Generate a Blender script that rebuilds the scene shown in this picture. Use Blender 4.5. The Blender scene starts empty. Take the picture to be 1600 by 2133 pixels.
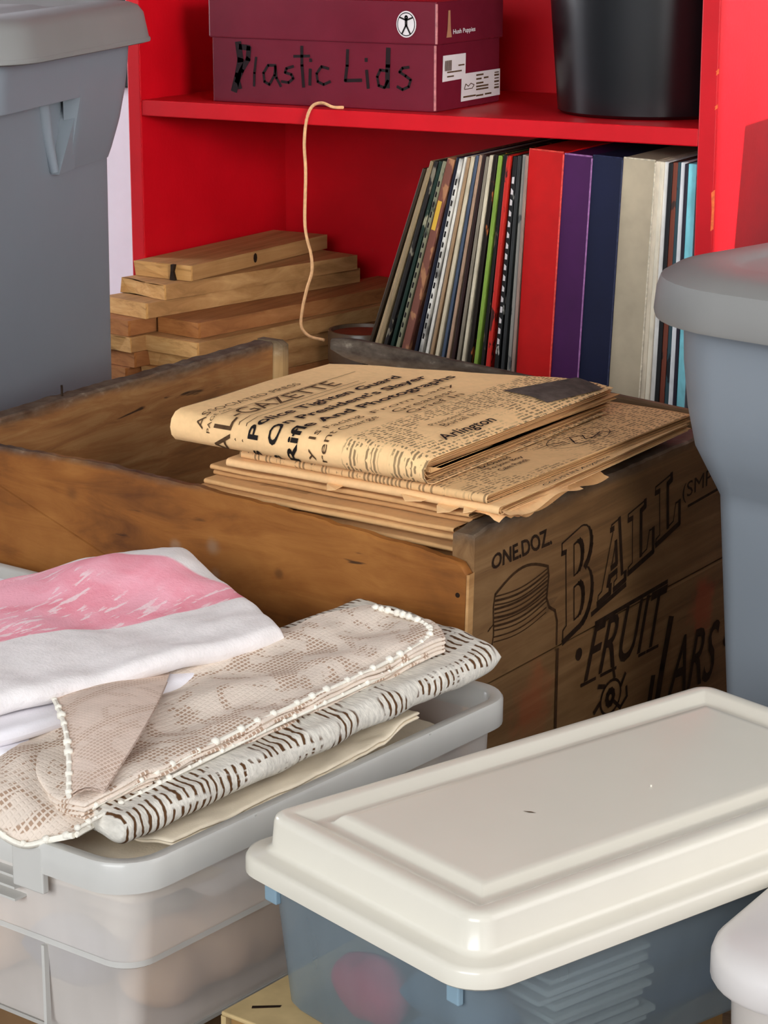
import bpy, bmesh, math, random
from mathutils import Vector, Matrix, noise
random.seed(7)
C = bpy.context.scene.collection
PI = math.pi
ZC = 1.5                                    # camera height above the floor

# ------------------------------------------------------------------ camera, world, lights, exposure
sc = bpy.context.scene
cam = bpy.data.cameras.new('camera'); co = bpy.data.objects.new('camera', cam); C.objects.link(co)
co.location = (0, 0, ZC); co.rotation_euler = (math.radians(75.0), 0, .5077)
cam.sensor_fit = 'HORIZONTAL'; cam.sensor_width = 36; cam.lens = 36 * 4860 / 1600
cam.clip_start = .05
sc.camera = co
sc.view_settings.view_transform = 'Standard'; sc.view_settings.look = 'None'
sc.view_settings.gamma = 1; sc.view_settings.use_curve_mapping = False
sc.view_settings.exposure = -.17
sc.cycles.max_bounces = 8; sc.cycles.transparent_max_bounces = 16

w = bpy.data.worlds.new('sky'); sc.world = w; w.use_nodes = True
bg = w.node_tree.nodes['Background']; bg.inputs[0].default_value = (.80, .90, 1, 1); bg.inputs[1].default_value = .55

SH_O, SH_Y = Vector((-.2864, 2.7772, ZC - .2422)), -.5077      # bookshelf: left end of the middle shelf's front top edge
WR = Matrix.Rotation(.5077, 4, 'Z')             # the scene is turned so that the bookshelf stands square to the world axes
def frame(o, yaw, pitch=0, roll=0):
    return Matrix.Translation(Vector(o)) @ Matrix.Rotation(yaw, 4, 'Z') @ Matrix.Rotation(roll, 4, 'Y') @ Matrix.Rotation(pitch, 4, 'X')
SH = WR @ frame(SH_O, SH_Y)

def area(name, loc, look, sx, sy, power, col):
    l = bpy.data.lights.new(name, 'AREA'); l.shape = 'RECTANGLE'; l.size = sx; l.size_y = sy; l.energy = power; l.color = col
    o = bpy.data.objects.new(name, l); C.objects.link(o); o.location = loc
    o.rotation_euler = (Vector(look) - Vector(loc)).to_track_quat('-Z', 'Y').to_euler()
    return o
# low sun through a shaped opening in the right wall, daylight at the side and through the open garage front
sun = bpy.data.lights.new('sun', 'SUN'); sun.energy = 9; sun.angle = math.radians(.6); sun.color = (1, .95, .86)
so = bpy.data.objects.new('sun', sun); C.objects.link(so)
so.rotation_euler = Vector((.95, -.04, .31)).to_track_quat('Z', 'Y').to_euler()
area('side_daylight', SH @ Vector((2.45, -.70, .42)), SH @ Vector((.45, -.30, -.25)), 1.0, 1.2, 12, (1, .98, .95))
bay_fill = area('shelf_bay_fill', SH @ Vector((2.30, -1.70, .40)), SH @ Vector((.05, .12, .0)), .6, .6, 1.9, (1, .98, .95)); bay_fill.data.spread = math.radians(30)  # added narrow fill aimed at the bookshelf's left inner side; no doorway is built
area('garage_front_daylight', SH @ Vector((1.1, -3.7, .80)), SH @ Vector((.3, -.6, -.4)), 2.2, 1.2, 96, (.94, .97, 1))
area('left_wall_fill', SH @ Vector((-1.9, -.35, .35)), SH @ Vector((-.2, .2, .1)), .6, .8, 46, (.92, .95, 1))  # added fill lamp that brightens the white wall beside the bookshelf

# ------------------------------------------------------------------ materials
def lin(r, g=None, b=None):
    if g is None: r, g, b = r
    f = lambda v: (v / 255 / 12.92) if v / 255 <= .04045 else ((v / 255 + .055) / 1.055) ** 2.4
    return (f(r), f(g), f(b), 1)
class N:                                     # tiny node helper
    def __init__(s, name, rough=.5, spec=.5):
        s.m = bpy.data.materials.new(name); s.m.use_nodes = True; s.t = s.m.node_tree
        s.b = s.t.nodes['Principled BSDF']; s.out = s.t.nodes['Material Output']
        s.b.inputs['Roughness'].default_value = rough; s.b.inputs['Specular IOR Level'].default_value = spec
        s.tc = s.n('ShaderNodeTexCoord')
    def n(s, k, **kw):
        x = s.t.nodes.new(k)
        for a, v in kw.items(): setattr(x, a, v)
        return x
    def l(s, a, b): s.t.links.new(a, b)
    def co(s, scale=(1, 1, 1), rot=(0, 0, 0), loc=(0, 0, 0)):
        m = s.n('ShaderNodeMapping'); m.inputs['Scale'].default_value = scale; m.inputs['Rotation'].default_value = rot; m.inputs['Location'].default_value = loc
        s.l(s.tc.outputs['Object'], m.inputs[0]); return m.outputs[0]
    def noise(s, vec, scale=5, det=4, dist=0, rough=.55):
        x = s.n('ShaderNodeTexNoise'); x.inputs['Scale'].default_value = scale; x.inputs['Detail'].default_value = det
        x.inputs['Distortion'].default_value = dist; x.inputs['Roughness'].default_value = rough
        s.l(vec, x.inputs['Vector']); return x.outputs[0]
    def ramp(s, fac, stops):
        r = s.n('ShaderNodeValToRGB'); e = r.color_ramp.elements
        while len(e) < len(stops): e.new(.5)
        for i, (p, c) in enumerate(stops):
            e[i].position = p; e[i].color = c if len(c) == 4 else (*c, 1)
        s.l(fac, r.inputs[0]); return r.outputs[0]
    def mix(s, fac, a, b, mode='MIX'):
        x = s.n('ShaderNodeMix', data_type='RGBA', blend_type=mode)
        for v, i in ((fac, 0), (a, 6), (b, 7)):
            if hasattr(v, 'is_linked'): s.l(v, x.inputs[i])
            else: x.inputs[i].default_value = v
        return x.outputs[2]
    def math(s, op, a, b=None, c=None, clamp=False):
        x = s.n('ShaderNodeMath', operation=op); x.use_clamp = clamp
        for i, v in enumerate((a, b, c)):
            if v is None: continue
            if hasattr(v, 'is_linked'): s.l(v, x.inputs[i])
            else: x.inputs[i].default_value = v
        return x.outputs[0]
    def step(s, v, a, b):                    # smooth 0..1 from a to b
        x = s.n('ShaderNodeMapRange'); x.interpolation_type = 'SMOOTHSTEP'
        s.l(v, x.inputs[0]); x.inputs[1].default_value = a; x.inputs[2].default_value = b
        return x.outputs[0]
    def xyz(s, vec=None):
        x = s.n('ShaderNodeSeparateXYZ'); s.l(vec or s.tc.outputs['Object'], x.inputs[0]); return x.outputs
    def col(s, c):
        if hasattr(c, 'is_linked'): s.l(c, s.b.inputs['Base Color'])
        else: s.b.inputs['Base Color'].default_value = c
    def bump(s, h, strength=.3, dist=.002):
        x = s.n('ShaderNodeBump'); x.inputs['Strength'].default_value = strength; x.inputs['Distance'].default_value = dist
        s.l(h, x.inputs['Height']); s.l(x.outputs[0], s.b.inputs['Normal'])
BLK = (0, 0, 0, 1); WHT = (1, 1, 1, 1)

def plain(name, c, rough=.5, spec=.4, var=.08, scale=30, bump=0):
    s = N(name, rough, spec); v = s.noise(s.co(), scale, 3)
    dark = tuple(x * (1 - var) for x in c[:3]) + (1,)
    lite = tuple(min(1, x * (1 + var)) for x in c[:3]) + (1,)
    s.col(s.ramp(v, [(.3, dark), (.7, lite)]))
    if bump: s.bump(s.noise(s.co(), scale * 14, 2), bump, .001)
    return s.m

def red_paint(name):
    s = N(name, .45, .32); v = s.noise(s.co((3, 3, 3)), 6, 4)
    c = s.ramp(v, [(.3, (.52, .0016, .0075, 1)), (.7, (.60, .0024, .010, 1))])
    dust = s.step(s.noise(s.co(), 70, 5), .66, .80)
    s.col(s.mix(s.math('MULTIPLY', dust, .10), c, lin(150, 90, 80)))
    s.bump(s.noise(s.co(), 220, 3), .12, .001)
    return s.m

def wood(name, dark, mid, lite, along='x', grain=26, rough=.6, specks=.5, edge=None, stains=(), run=1.2, blotch=.42):
    """aged wood; edge = (z where the weathering ends, z where it starts)"""
    s = N(name, rough, .3)
    sc_ = {'x': (run, grain, grain), 'y': (grain, run, grain), 'z': (grain, grain, run)}[along]
    g = s.noise(s.co(sc_), 2.2, 6, .9, .62); big = s.noise(s.co(), 9 if blotch > .5 else 6, 5, .6)
    f = s.math('ADD', s.math('MULTIPLY', g, 1.14 - blotch), s.math('MULTIPLY', big, blotch))
    c = s.ramp(f, [(.34, dark), (.55, mid), (.78, lite)])
    sc2 = {'x': (9, 60, 60), 'y': (60, 9, 60), 'z': (60, 60, 9)}[along]
    sp = s.step(s.noise(s.co(sc2), 1.0, 4, .6), .67, .74)
    c = s.mix(s.math('MULTIPLY', sp, specks), c, lin(38, 22, 12))
    sp2 = s.step(s.noise(s.co((40, 40, 40), loc=(3, 1, 5)), 1.0, 5, .3), .70, .78)
    c = s.mix(s.math('MULTIPLY', sp2, specks * .5), c, lin(176, 150, 118))
    for (ax, p, q, r0, r1, cc, k) in stains:
        X = s.xyz(); d1 = s.math('SUBTRACT', X[ax[0]], p); d2 = s.math('SUBTRACT', X[ax[1]], q)
        d = s.math('SQRT', s.math('ADD', s.math('MULTIPLY', d1, d1), s.math('MULTIPLY', d2, d2)))
        d = s.math('ADD', d, s.math('MULTIPLY', s.math('SUBTRACT', s.noise(s.co(), 45, 4), .5), r1 * 1.2))
        c = s.mix(s.math('MULTIPLY', s.math('SUBTRACT', 1.0, s.step(d, r0, r1)), k), c, cc)
    if edge:
        z = s.math('ADD', s.xyz()[2], s.math('MULTIPLY', s.math('SUBTRACT', s.noise(s.co(sc_ if along != 'z' else (1, 1, 1)), 1.6, 5), .5), .026))
        k = s.step(z, edge[0], edge[1])
        c = s.mix(s.math('MULTIPLY', k, .82), c, s.ramp(s.noise(s.co((30, 30, 60)), 2, 5), [(.35, lin(34, 32, 32)), (.62, lin(88, 82, 74)), (.75, lin(150, 140, 126))]))
    s.col(c); s.bump(g, .35, .0016)
    return s.m

def newsprint(name, base, text=0.0, xmin=-9, pitch=.0036, tone=1.0):
    """yellowed paper; rows of set type run along y"""
    s = N(name, .85, .12)
    v = s.noise(s.co(), 9, 5); f = s.noise(s.co(), 180, 3)
    b2 = tuple(x * .80 for x in base[:3]) + (1,)
    c = s.ramp(s.math('ADD', s.math('MULTIPLY', v, .7), s.math('MULTIPLY', f, .3)), [(.32, b2), (.62, base)])
    if text:
        X = s.xyz()
        row = s.math('PINGPONG', X[0], pitch / 2)
        row = s.step(row, pitch * .16, pitch * .30)
        word = s.noise(s.co((1 / pitch * .35, 120, 0)), 1.6, 2)
        word = s.step(word, .47, .50)
        colm = s.step(s.math('PINGPONG', s.math('ADD', X[1], .004), .024), .0012, .0022)
        area_ = s.step(X[0], xmin, xmin + .004)
        blank = s.step(s.noise(s.co((16, 9, 0), loc=(1, 4, 0)), 1, 2), .36, .42)
        k = s.math('MULTIPLY', s.math('MULTIPLY', row, word), s.math('MULTIPLY', colm, s.math('MULTIPLY', area_, blank)))
        c = s.mix(s.math('MULTIPLY', k, text), c, lin(58, 46, 36))
    s.col(c); s.bump(s.noise(s.co(), 60, 4), .25, .0012)
    return s.m

def translucent(name, tint, fac, rough=.35, tr=(1, 1, 1, 1)):
    s = N(name, rough, .45)
    s.col(tint); t = s.n('ShaderNodeBsdfTransparent'); t.inputs[0].default_value = tr
    m = s.n('ShaderNodeMixShader'); m.inputs[0].default_value = fac
    v = s.noise(s.co((1, 1, .3)), 14, 3)
    s.l(s.math('ADD', s.math('MULTIPLY', s.math('SUBTRACT', v, .5), .3), fac, clamp=True), m.inputs[0])
    s.l(t.outputs[0], m.inputs[1]); s.l(s.b.outputs[0], m.inputs[2]); s.l(m.outputs[0], s.out.inputs[0])
    return s.m

def lace(name, thread, hole, cell=.0034, amount=.55, band=None, rot=0.0):
    s = N(name, .9, .1)
    u = s.co((1 / cell, 1 / cell, 1 / cell), (0, 0, rot))
    X = s.xyz(u)
    a = s.math('PINGPONG', X[0], .5); b = s.math('PINGPONG', X[1], .5)
    mesh_ = s.math('MULTIPLY', s.step(a, .14, .26), s.step(b, .10, .22))
    mot = s.noise(s.co((1, 1, 1), (0, 0, rot)), 26, 3, 1.6)
    pat = s.step(mot, .50, .55)
    if band:
        bx = s.math('PINGPONG', s.xyz(s.co((1, 1, 1), (0, 0, rot)))[0], band)
        pat = s.math('MAXIMUM', s.math('MULTIPLY', pat, .8), s.step(bx, band * .80, band * .86))
    k = s.math('MULTIPLY', s.math('MULTIPLY', mesh_, pat), amount)
    base = s.ramp(s.noise(s.co(), 40, 4), [(.3, tuple(x * .84 for x in thread[:3]) + (1,)), (.7, thread)])
    s.col(s.mix(k, base, hole)); s.bump(mesh_, .35, .0010)
    return s.m

def openwork(name, thread, hole, rot=0.0):
    """coarse knit with rows of dark slits, in bands"""
    s = N(name, .9, .1)
    X = s.xyz(s.co((1, 1, 1), (0, 0, rot)))
    slit = s.math('PINGPONG', s.math('ADD', X[1], s.math('MULTIPLY', s.noise(s.co(), 90, 2), .006)), .0032)
    slit = s.step(slit, .0017, .0025)
    runs = s.step(s.noise(s.co((60, 12, 60), (0, 0, rot)), 1.0, 3, .5), .44, .48)
    big = s.step(s.noise(s.co((22, 22, 22), loc=(2, 7, 1)), 1.0, 2), .36, .42)
    k = s.math('MULTIPLY', s.math('MULTIPLY', slit, runs), big)
    base = s.ramp(s.noise(s.co((90, 400, 200)), 1, 3), [(.3, tuple(x * .72 for x in thread[:3]) + (1,)), (.7, thread)])
    s.col(s.mix(k, base, hole)); s.bump(s.noise(s.co((200, 500, 300)), 1, 2), .5, .0012)
    return s.m

M = {}
M['red'] = red_paint('red_paint')
M['white_wall'] = plain('white_wall_paint', lin(240, 240, 248), .8, .2, .02)
M['concrete'] = plain('concrete', lin(120, 116, 110), .85, .2, .15, 12, .2)
M['ceiling'] = plain('ceiling_board', lin(150, 146, 140), .9, .1, .05)
M['table'] = wood('table_board', lin(60, 44, 30), lin(96, 74, 52), lin(126, 100, 74), 'x')
M['maroon'] = plain('maroon_card', (.135, .010, .022, 1), .24, .55, .10, 20)
M['maroon_dark'] = plain('dark_maroon_card', (.070, .003, .008, 1), .24, .55, .10, 20)
M['ink'] = plain('black_ink', lin(26, 20, 18), .7, .2, .2)
M['ink_brown'] = plain('brown_black_ink', lin(40, 26, 16), .75, .15, .4, 160)
M['ink_faded'] = plain('faded_ink', lin(84, 62, 42), .8, .1, .3, 160)
M['marker'] = plain('black_marker', lin(22, 4, 6), .4, .4, .1)
M['white_label'] = plain('white_label', lin(214, 206, 206), .4, .4, .03)
M['tan_print'] = plain('tan_print', lin(170, 120, 90), .4, .4, .1)
M['black_plastic'] = plain('black_plastic', lin(16, 17, 20), .3, .5, .1)
M['gray'] = plain('gray_plastic', lin(126, 134, 142), .42, .35, .03, 8, .05)
M['gray_lid'] = plain('gray_lid_plastic', lin(130, 130, 128), .5, .35, .05, 8, .05)
M['ivory'] = plain('ivory_plastic', lin(224, 218, 203), .22, .45, .02, 8)
M['ivory_gray'] = plain('pale_gray_plastic', lin(222, 216, 212), .32, .45, .03, 12)
M['frost_blue'] = translucent('frosted_blue_plastic', lin(146, 160, 168), .46, .3, (.86, .94, .98, 1))
M['frost_blue_solid'] = translucent('frosted_blue_plastic_thick', lin(150, 178, 194), .75, .3, (.8, .92, 1, 1))
M['frost'] = translucent('frosted_plastic', lin(252, 244, 236), .56, .28)
M['frost_rim'] = translucent('frosted_plastic_thick', lin(212, 210, 204), .80, .22)
M['pine'] = wood('pine', lin(120, 84, 48), lin(168, 122, 74), lin(196, 152, 100), 'y', 30, .7, .12)
M['pine_red'] = wood('reddish_pine', lin(110, 66, 34), lin(156, 100, 56), lin(180, 124, 76), 'y', 30, .7, .12)
M['pine_end'] = wood('pine_end_grain', lin(150, 104, 52), lin(204, 154, 92), lin(222, 178, 118), 'x', 60, .8, .25)
M['pine_end_red'] = wood('reddish_end_grain', lin(120, 72, 32), lin(168, 108, 56), lin(184, 126, 70), 'x', 60, .8, .1)
M['string'] = plain('cotton_string', lin(214, 166, 120), .9, .1, .15, 200)
M['tin'] = plain('dull_brown_tin', lin(92, 74, 58), .35, .5, .25, 30)
M['tin_top'] = plain('red_brown_card', lin(130, 62, 40), .6, .3, .2, 60)
M['paper'] = newsprint('newsprint_blank', lin(246, 202, 148))
M['paper_old'] = newsprint('newsprint_dark_browned', lin(196, 148, 98))
M['paper_edge'] = newsprint('newsprint_browned', lin(220, 172, 118))
M['paper_top'] = newsprint('newsprint_front_page', lin(253, 210, 154), .70, .043)
M['paper_set'] = newsprint('newsprint_set_type', lin(236, 192, 138), .62, -9)
M['photo_gray'] = plain('halftone_gray', lin(88, 78, 72), .85, .1, .35, 90)
M['towel_white'] = plain('white_towelling', lin(240, 234, 230), .95, .05, .05, 60, .6)
M['towel_sheet'] = plain('white_cotton', lin(244, 240, 244), .9, .05, .03, 40, .2)
M['cream_cloth'] = plain('cream_cloth', lin(232, 218, 194), .9, .05, .06, 40, .3)
M['pink_dark'] = plain('deep_pink_cloth', lin(238, 116, 124), .95, .05, .12, 80, .5)
M['rose_cloth'] = plain('dusty_rose_cloth', lin(176, 120, 118), .95, .05, .12, 60, .5)
M['peach_cloth'] = plain('peach_cloth', lin(232, 196, 164), .9, .05, .1, 50, .3)
M['blue_cloth'] = plain('dusty_blue_cloth', lin(110, 118, 140), .95, .05, .12, 60, .5)
M['lace_beige'] = lace('beige_lace', lin(240, 224, 208), lin(166, 130, 102), .0036, .8)
M['lace_inner'] = lace('beige_lace_inner', lin(234, 212, 196), lin(172, 136, 110), .0030, .55, .02)
M['lace_brown'] = openwork('white_openwork', lin(232, 226, 214), lin(92, 64, 40), .1)
M['trim_white'] = plain('white_edging', lin(248, 242, 228), .9, .05, .05, 200, .4)
M['card_edge'] = plain('chipped_card', lin(176, 110, 110), .7, .2, .3, 200)
M['chip'] = plain('orange_chipped_paint', lin(240, 110, 60), .7, .2, .2, 200)

# ------------------------------------------------------------------ mesh helpers
class MB:
    def __init__(s): s.v = []; s.f = []
    def add(s, vs, fs):
        k = len(s.v); s.v += [tuple(v) for v in vs]; s.f += [[i + k for i in f] for f in fs]; return s
    def box(s, x0, x1, y0, y1, z0, z1, T=None, b=0.0):
        bm = bmesh.new(); bmesh.ops.create_cube(bm, size=1)
        for v in bm.verts:
            v.co = Vector((x0 + (v.co.x + .5) * (x1 - x0), y0 + (v.co.y + .5) * (y1 - y0), z0 + (v.co.z + .5) * (z1 - z0)))
        if b: bmesh.ops.bevel(bm, geom=bm.edges[:], offset=b, segments=2, affect='EDGES', profile=.5)
        if T:
            for v in bm.verts: v.co = T @ v.co
        bm.verts.index_update(); s.add([v.co for v in bm.verts], [[v.index for v in f.verts] for f in bm.faces]); bm.free(); return s
    def loft(s, rings, cap0=False, cap1=False, closed=True):
        n = len(rings[0]); vs = [p for r in rings for p in r]; fs = []
        for i in range(len(rings) - 1):
            for j in range(n if closed else n - 1):
                a = i * n + j; b = i * n + (j + 1) % n; fs.append([a, b, b + n, a + n])
        if cap0: fs.append(list(range(n))[::-1])
        if cap1: fs.append([(len(rings) - 1) * n + j for j in range(n)])
        return s.add(vs, fs)
    def tube(s, path, r, seg=8):
        P = [Vector(p) for p in path]; rings = []; up = Vector((.13, .21, .97))
        for i, p in enumerate(P):
            d = (P[min(i + 1, len(P) - 1)] - P[max(i - 1, 0)]).normalized()
            a = d.cross(up)
            if a.length < 1e-3: a = d.cross(Vector((1, 0, 0)))
            a.normalize(); b = d.cross(a)
            rr_ = r[i] if isinstance(r, (list, tuple)) else r
            rings.append([p + (a * math.cos(t) + b * math.sin(t)) * rr_ for t in [2 * PI * k / seg for k in range(seg)]])
        return s.loft(rings, True, True)
    def poly(s, pts, d0, d1, f):             # 2D outline extruded between depths d0 and d1 through f(p, q, d)
        n = len(pts)
        vs = [f(p, q, d0) for p, q in pts] + [f(p, q, d1) for p, q in pts]
        fs = [list(range(n))[::-1], list(range(n, 2 * n))] + [[i, (i + 1) % n, (i + 1) % n + n, i + n] for i in range(n)]
        return s.add(vs, fs)
    def grid(s, fn, nu, nv):
        vs = [fn(i / nu, j / nv) for i in range(nu + 1) for j in range(nv + 1)]
        fs = [[i * (nv + 1) + j, (i + 1) * (nv + 1) + j, (i + 1) * (nv + 1) + j + 1, i * (nv + 1) + j + 1] for i in range(nu) for j in range(nv)]
        return s.add(vs, fs)

def smooth_path(pts, k=6):
    P = [Vector(p) for p in pts]; out = []
    for i in range(len(P) - 1):
        a, b, c, d = P[max(i - 1, 0)], P[i], P[i + 1], P[min(i + 2, len(P) - 1)]
        for j in range(k):
            t = j / k
            out.append(.5 * ((2 * b) + (c - a) * t + (2 * a - 5 * b + 4 * c - d) * t * t + (3 * b - a - 3 * c + d) * t ** 3))
    return out + [P[-1]]

BASE = {}
def thing(name, label, cat, fr, base=(0, 0, 0), group=None):
    o = bpy.data.objects.new(name, None); C.objects.link(o); o.empty_display_size = .02
    o.matrix_world = fr @ Matrix.Translation(Vector(base)); BASE[o.name] = Vector(base)
    o['label'] = label; o['category'] = cat
    if group: o['group'] = group
    return o
def mesh_obj(name, mb, mat, smooth=None, off=(0, 0, 0)):
    me = bpy.data.meshes.new(name); off = Vector(off)
    me.from_pydata([Vector(v) - off for v in mb.v], [], mb.f)
    bm = bmesh.new(); bm.from_mesh(me); bmesh.ops.recalc_face_normals(bm, faces=bm.faces[:]); bm.to_mesh(me); bm.free()
    me.materials.append(mat)
    if smooth is not None:
        me.polygons.foreach_set('use_smooth', [True] * len(me.polygons))
        me.set_sharp_from_angle(angle=math.radians(smooth))
    o = bpy.data.objects.new(name, me); C.objects.link(o); return o
def part(name, mb, mat, parent, smooth=None, label=None, off=None):
    """parts are written in the coordinates of the thing's frame"""
    root = parent
    while root.parent: root = root.parent
    o = mesh_obj(name, mb, mat, smooth, BASE[root.name] if off is None else off)
    o.parent = parent
    if label: o['label'] = label
    return o
def solo(name, mb, mat, label, cat, fr, base=(0, 0, 0), group=None, smooth=None):
    o = mesh_obj(name, mb, mat, smooth, base); o.matrix_world = fr @ Matrix.Translation(Vector(base))
    BASE[o.name] = Vector(base); o['label'] = label; o['category'] = cat
    if group: o['group'] = group
    return o
def structure(name, mb, mat, fr=Matrix()):
    o = mesh_obj(name, mb, mat); o.matrix_world = fr; o['kind'] = 'structure'; return o

def rr(x0, x1, y0, y1, r, n=6, sub=1):       # rounded rectangle, counter-clockwise
    r = max(1e-4, min(r, (x1 - x0) / 2.001, (y1 - y0) / 2.001)); out = []
    cs = ((x1 - r, y0 + r, -PI / 2), (x1 - r, y1 - r, 0), (x0 + r, y1 - r, PI / 2), (x0 + r, y0 + r, PI))
    for k, (cx, cy, a) in enumerate(cs):
        for i in range(n + 1): out.append((cx + r * math.cos(a + PI / 2 * i / n), cy + r * math.sin(a + PI / 2 * i / n)))
        if sub > 1:
            nx = cs[(k + 1) % 4]; e = (nx[0] + r * math.cos(nx[2]), nx[1] + r * math.sin(nx[2])); s0 = out[-1]
            for j in range(1, sub): out.append((s0[0] + (e[0] - s0[0]) * j / sub, s0[1] + (e[1] - s0[1]) * j / sub))
    return out
def ring(x0, x1, y0, y1, r, z, inset=0, n=6, sub=1):
    return [(x, y, z) for x, y in rr(x0 + inset, x1 - inset, y0 + inset, y1 - inset, max(r - inset, .002), n, sub)]

# 2D print -----------------------------------------------------------------------------
def text2d(s, bold=0.0):
    cu = bpy.data.curves.new('t', 'FONT'); cu.body = s; cu.offset = bold; cu.resolution_u = 3
    o = bpy.data.objects.new('t', cu); C.objects.link(o)
    dg = bpy.context.evaluated_depsgraph_get(); me = o.evaluated_get(dg).to_mesh()
    v = [(p.co.x, p.co.y) for p in me.vertices]; f = [list(p.vertices) for p in me.polygons]
    o.evaluated_get(dg).to_mesh_clear(); bpy.data.objects.remove(o); bpy.data.curves.remove(cu)
    xs = [p[0] for p in v]; ys = [p[1] for p in v]
    x0, x1, y0, y1 = min(xs), max(xs), min(ys), max(ys)
    return [((x - x0) / (x1 - x0), (y - y0) / (y1 - y0)) for x, y in v], f
def quad(bl, br, tr, tl):
    def q(u, v):
        a = [bl[i] + (br[i] - bl[i]) * u for i in range(2)]; b = [tl[i] + (tr[i] - tl[i]) * u for i in range(2)]
        return (a[0] + (b[0] - a[0]) * v, a[1] + (b[1] - a[1]) * v)
    return q
def put_text(mb, s, q, f, bold=0.0, cut=0):
    v, fs = text2d(s, bold)
    if cut:                                   # split long faces so that print can follow a curved sheet
        bm = bmesh.new(); vs = [bm.verts.new((x, y, 0)) for x, y in v]
        for t in fs:
            try: bm.faces.new([vs[i] for i in t])
            except ValueError: pass
        for k in range(1, cut):
            bmesh.ops.bisect_plane(bm, geom=bm.verts[:] + bm.edges[:] + bm.faces[:], plane_co=(k / cut, 0, 0), plane_no=(1, 0, 0))
        bm.verts.index_update(); v = [(p.co.x, p.co.y) for p in bm.verts]; fs = [[p.index for p in t.verts] for t in bm.faces]; bm.free()
    mb.add([f(*q(x, y)) for x, y in v], fs)
def stroke(mb, pts, wd, f, closed=False, width=None):
    P = [Vector((p[0], p[1])) for p in pts]; n = len(P)
    for i in range(n if closed else n - 1):
        a, b = P[i], P[(i + 1) % n]; d = b - a
        if d.length < 1e-7: continue
        d.normalize(); nn = Vector((-d.y, d.x)); h = (width(nn) if width else wd) / 2
        a2 = a - d * h * .6; b2 = b + d * h * .6
        mb.add([f(*(a2 + nn * h)), f(*(a2 - nn * h)), f(*(b2 - nn * h)), f(*(b2 + nn * h))], [[0, 1, 2, 3]])
def arc(cx, cy, rx, ry, a0, a1, n=14):
    return [(cx + rx * math.cos(math.radians(a0 + (a1 - a0) * i / n)), cy + ry * math.sin(math.radians(a0 + (a1 - a0) * i / n))) for i in range(n + 1)]

# ================================================================== THE ROOM
FZ = -(ZC - .2422)                           # floor height in the bookshelf's frame
structure('floor', MB().box(-2.2, 3.6, -5, .5, FZ - .1, FZ), M['concrete'], SH)
structure('wall_back', MB().box(-2.2, 2.9, .345, .45, FZ, 1.15), M['white_wall'], SH)
structure('wall_left', MB().box(-2.2, -2.1, -4, .345, FZ, 1.15), M['white_wall'], SH)
mb = MB(); mb.box(2.8, 2.9, -4, .345, FZ, .25); mb.box(2.8, 2.9, -4, -.083, .25, 1.15); mb.box(2.8, 2.9, .29, .345, .25, 1.15); mb.box(2.8, 2.9, -.083, .29, 1.05, 1.15)  # opening shaped so that the sun reaches only the bookshelf's side
structure('wall_right', mb, M['white_wall'], SH)
# added block beyond the frame, shaped so that its shadow falls on the bookshelf's side
solo('unseen_shadow_block', MB().poly([(-.115, FZ), (.073, .082), (.33, .090), (.33, FZ)], .98, 1.35, lambda p, q, d: (d, p, q)), plain('shadow_block_brown', lin(150, 116, 80), .85, .1, .1), 'tall brown block added out of view to shade the bookshelf side', 'carton', SH, (1.15, .1, FZ))
structure('ceiling', MB().box(-2.2, 2.9, -4, .45, 1.15, 1.25), M['ceiling'], SH)

# low table that carries the crate and the bins
TZ = .755
TT = TZ - (ZC - .2422)                        # its top in the bookshelf's frame
t = thing('table', 'long wooden table under the crate and plastic bins', 'table', SH, (.3, -1, FZ))
part('table_top', MB().box(-1.3, 1.9, -2.0, -.17, TT - .04, TT, b=.004), M['table'], t)
for x in (-1.2, 1.8):
    for y in (-1.9, -.27): part('leg', MB().box(x - .03, x + .03, y - .03, y + .03, FZ, TT - .04), M['table'], t)

# ================================================================== BOOKSHELF
W_ = .70; SD = .33; SB = -.35                 # opening, depth, bottom shelf
bs = thing('bookshelf', 'red painted wooden bookshelf holding records, a shoebox and a black bucket', 'bookshelf', SH, (.35, .16, FZ))
part('side_panel', MB().box(-.0185, 0, 0, SD, FZ, .80, b=.0015), M['red'], bs)
part('side_panel', MB().box(W_, W_ + .020, 0, SD, FZ, .80, b=.0015), M['red'], bs)
for z in (0, SB, SB - .36, .36, .80 + .0185):
    part('shelf', MB().box(0, W_, .001, SD - .006, z - .0185, z, b=.0012), M['red'], bs)
part('back_panel', MB().box(0, W_, SD - .006, SD, FZ + .08, .80), M['red'], bs)
for z0, z1, wv in ((-.105, -.062, .0016), (.055, .062, .001), (.020, .026, .0014), (-.19, -.18, .001)):
    part('paint_chip', MB().poly([(W_ + .0178, z0), (W_ + .0204, z0 + .002), (W_ + .0204, z1), (W_ + .0172, z1 - .003), (W_ + .0184, (z0 + z1) / 2)], -.0004, wv, lambda p, q, d: (p, d, q)), M['chip'], bs, label='orange chip in the front edge')

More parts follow.
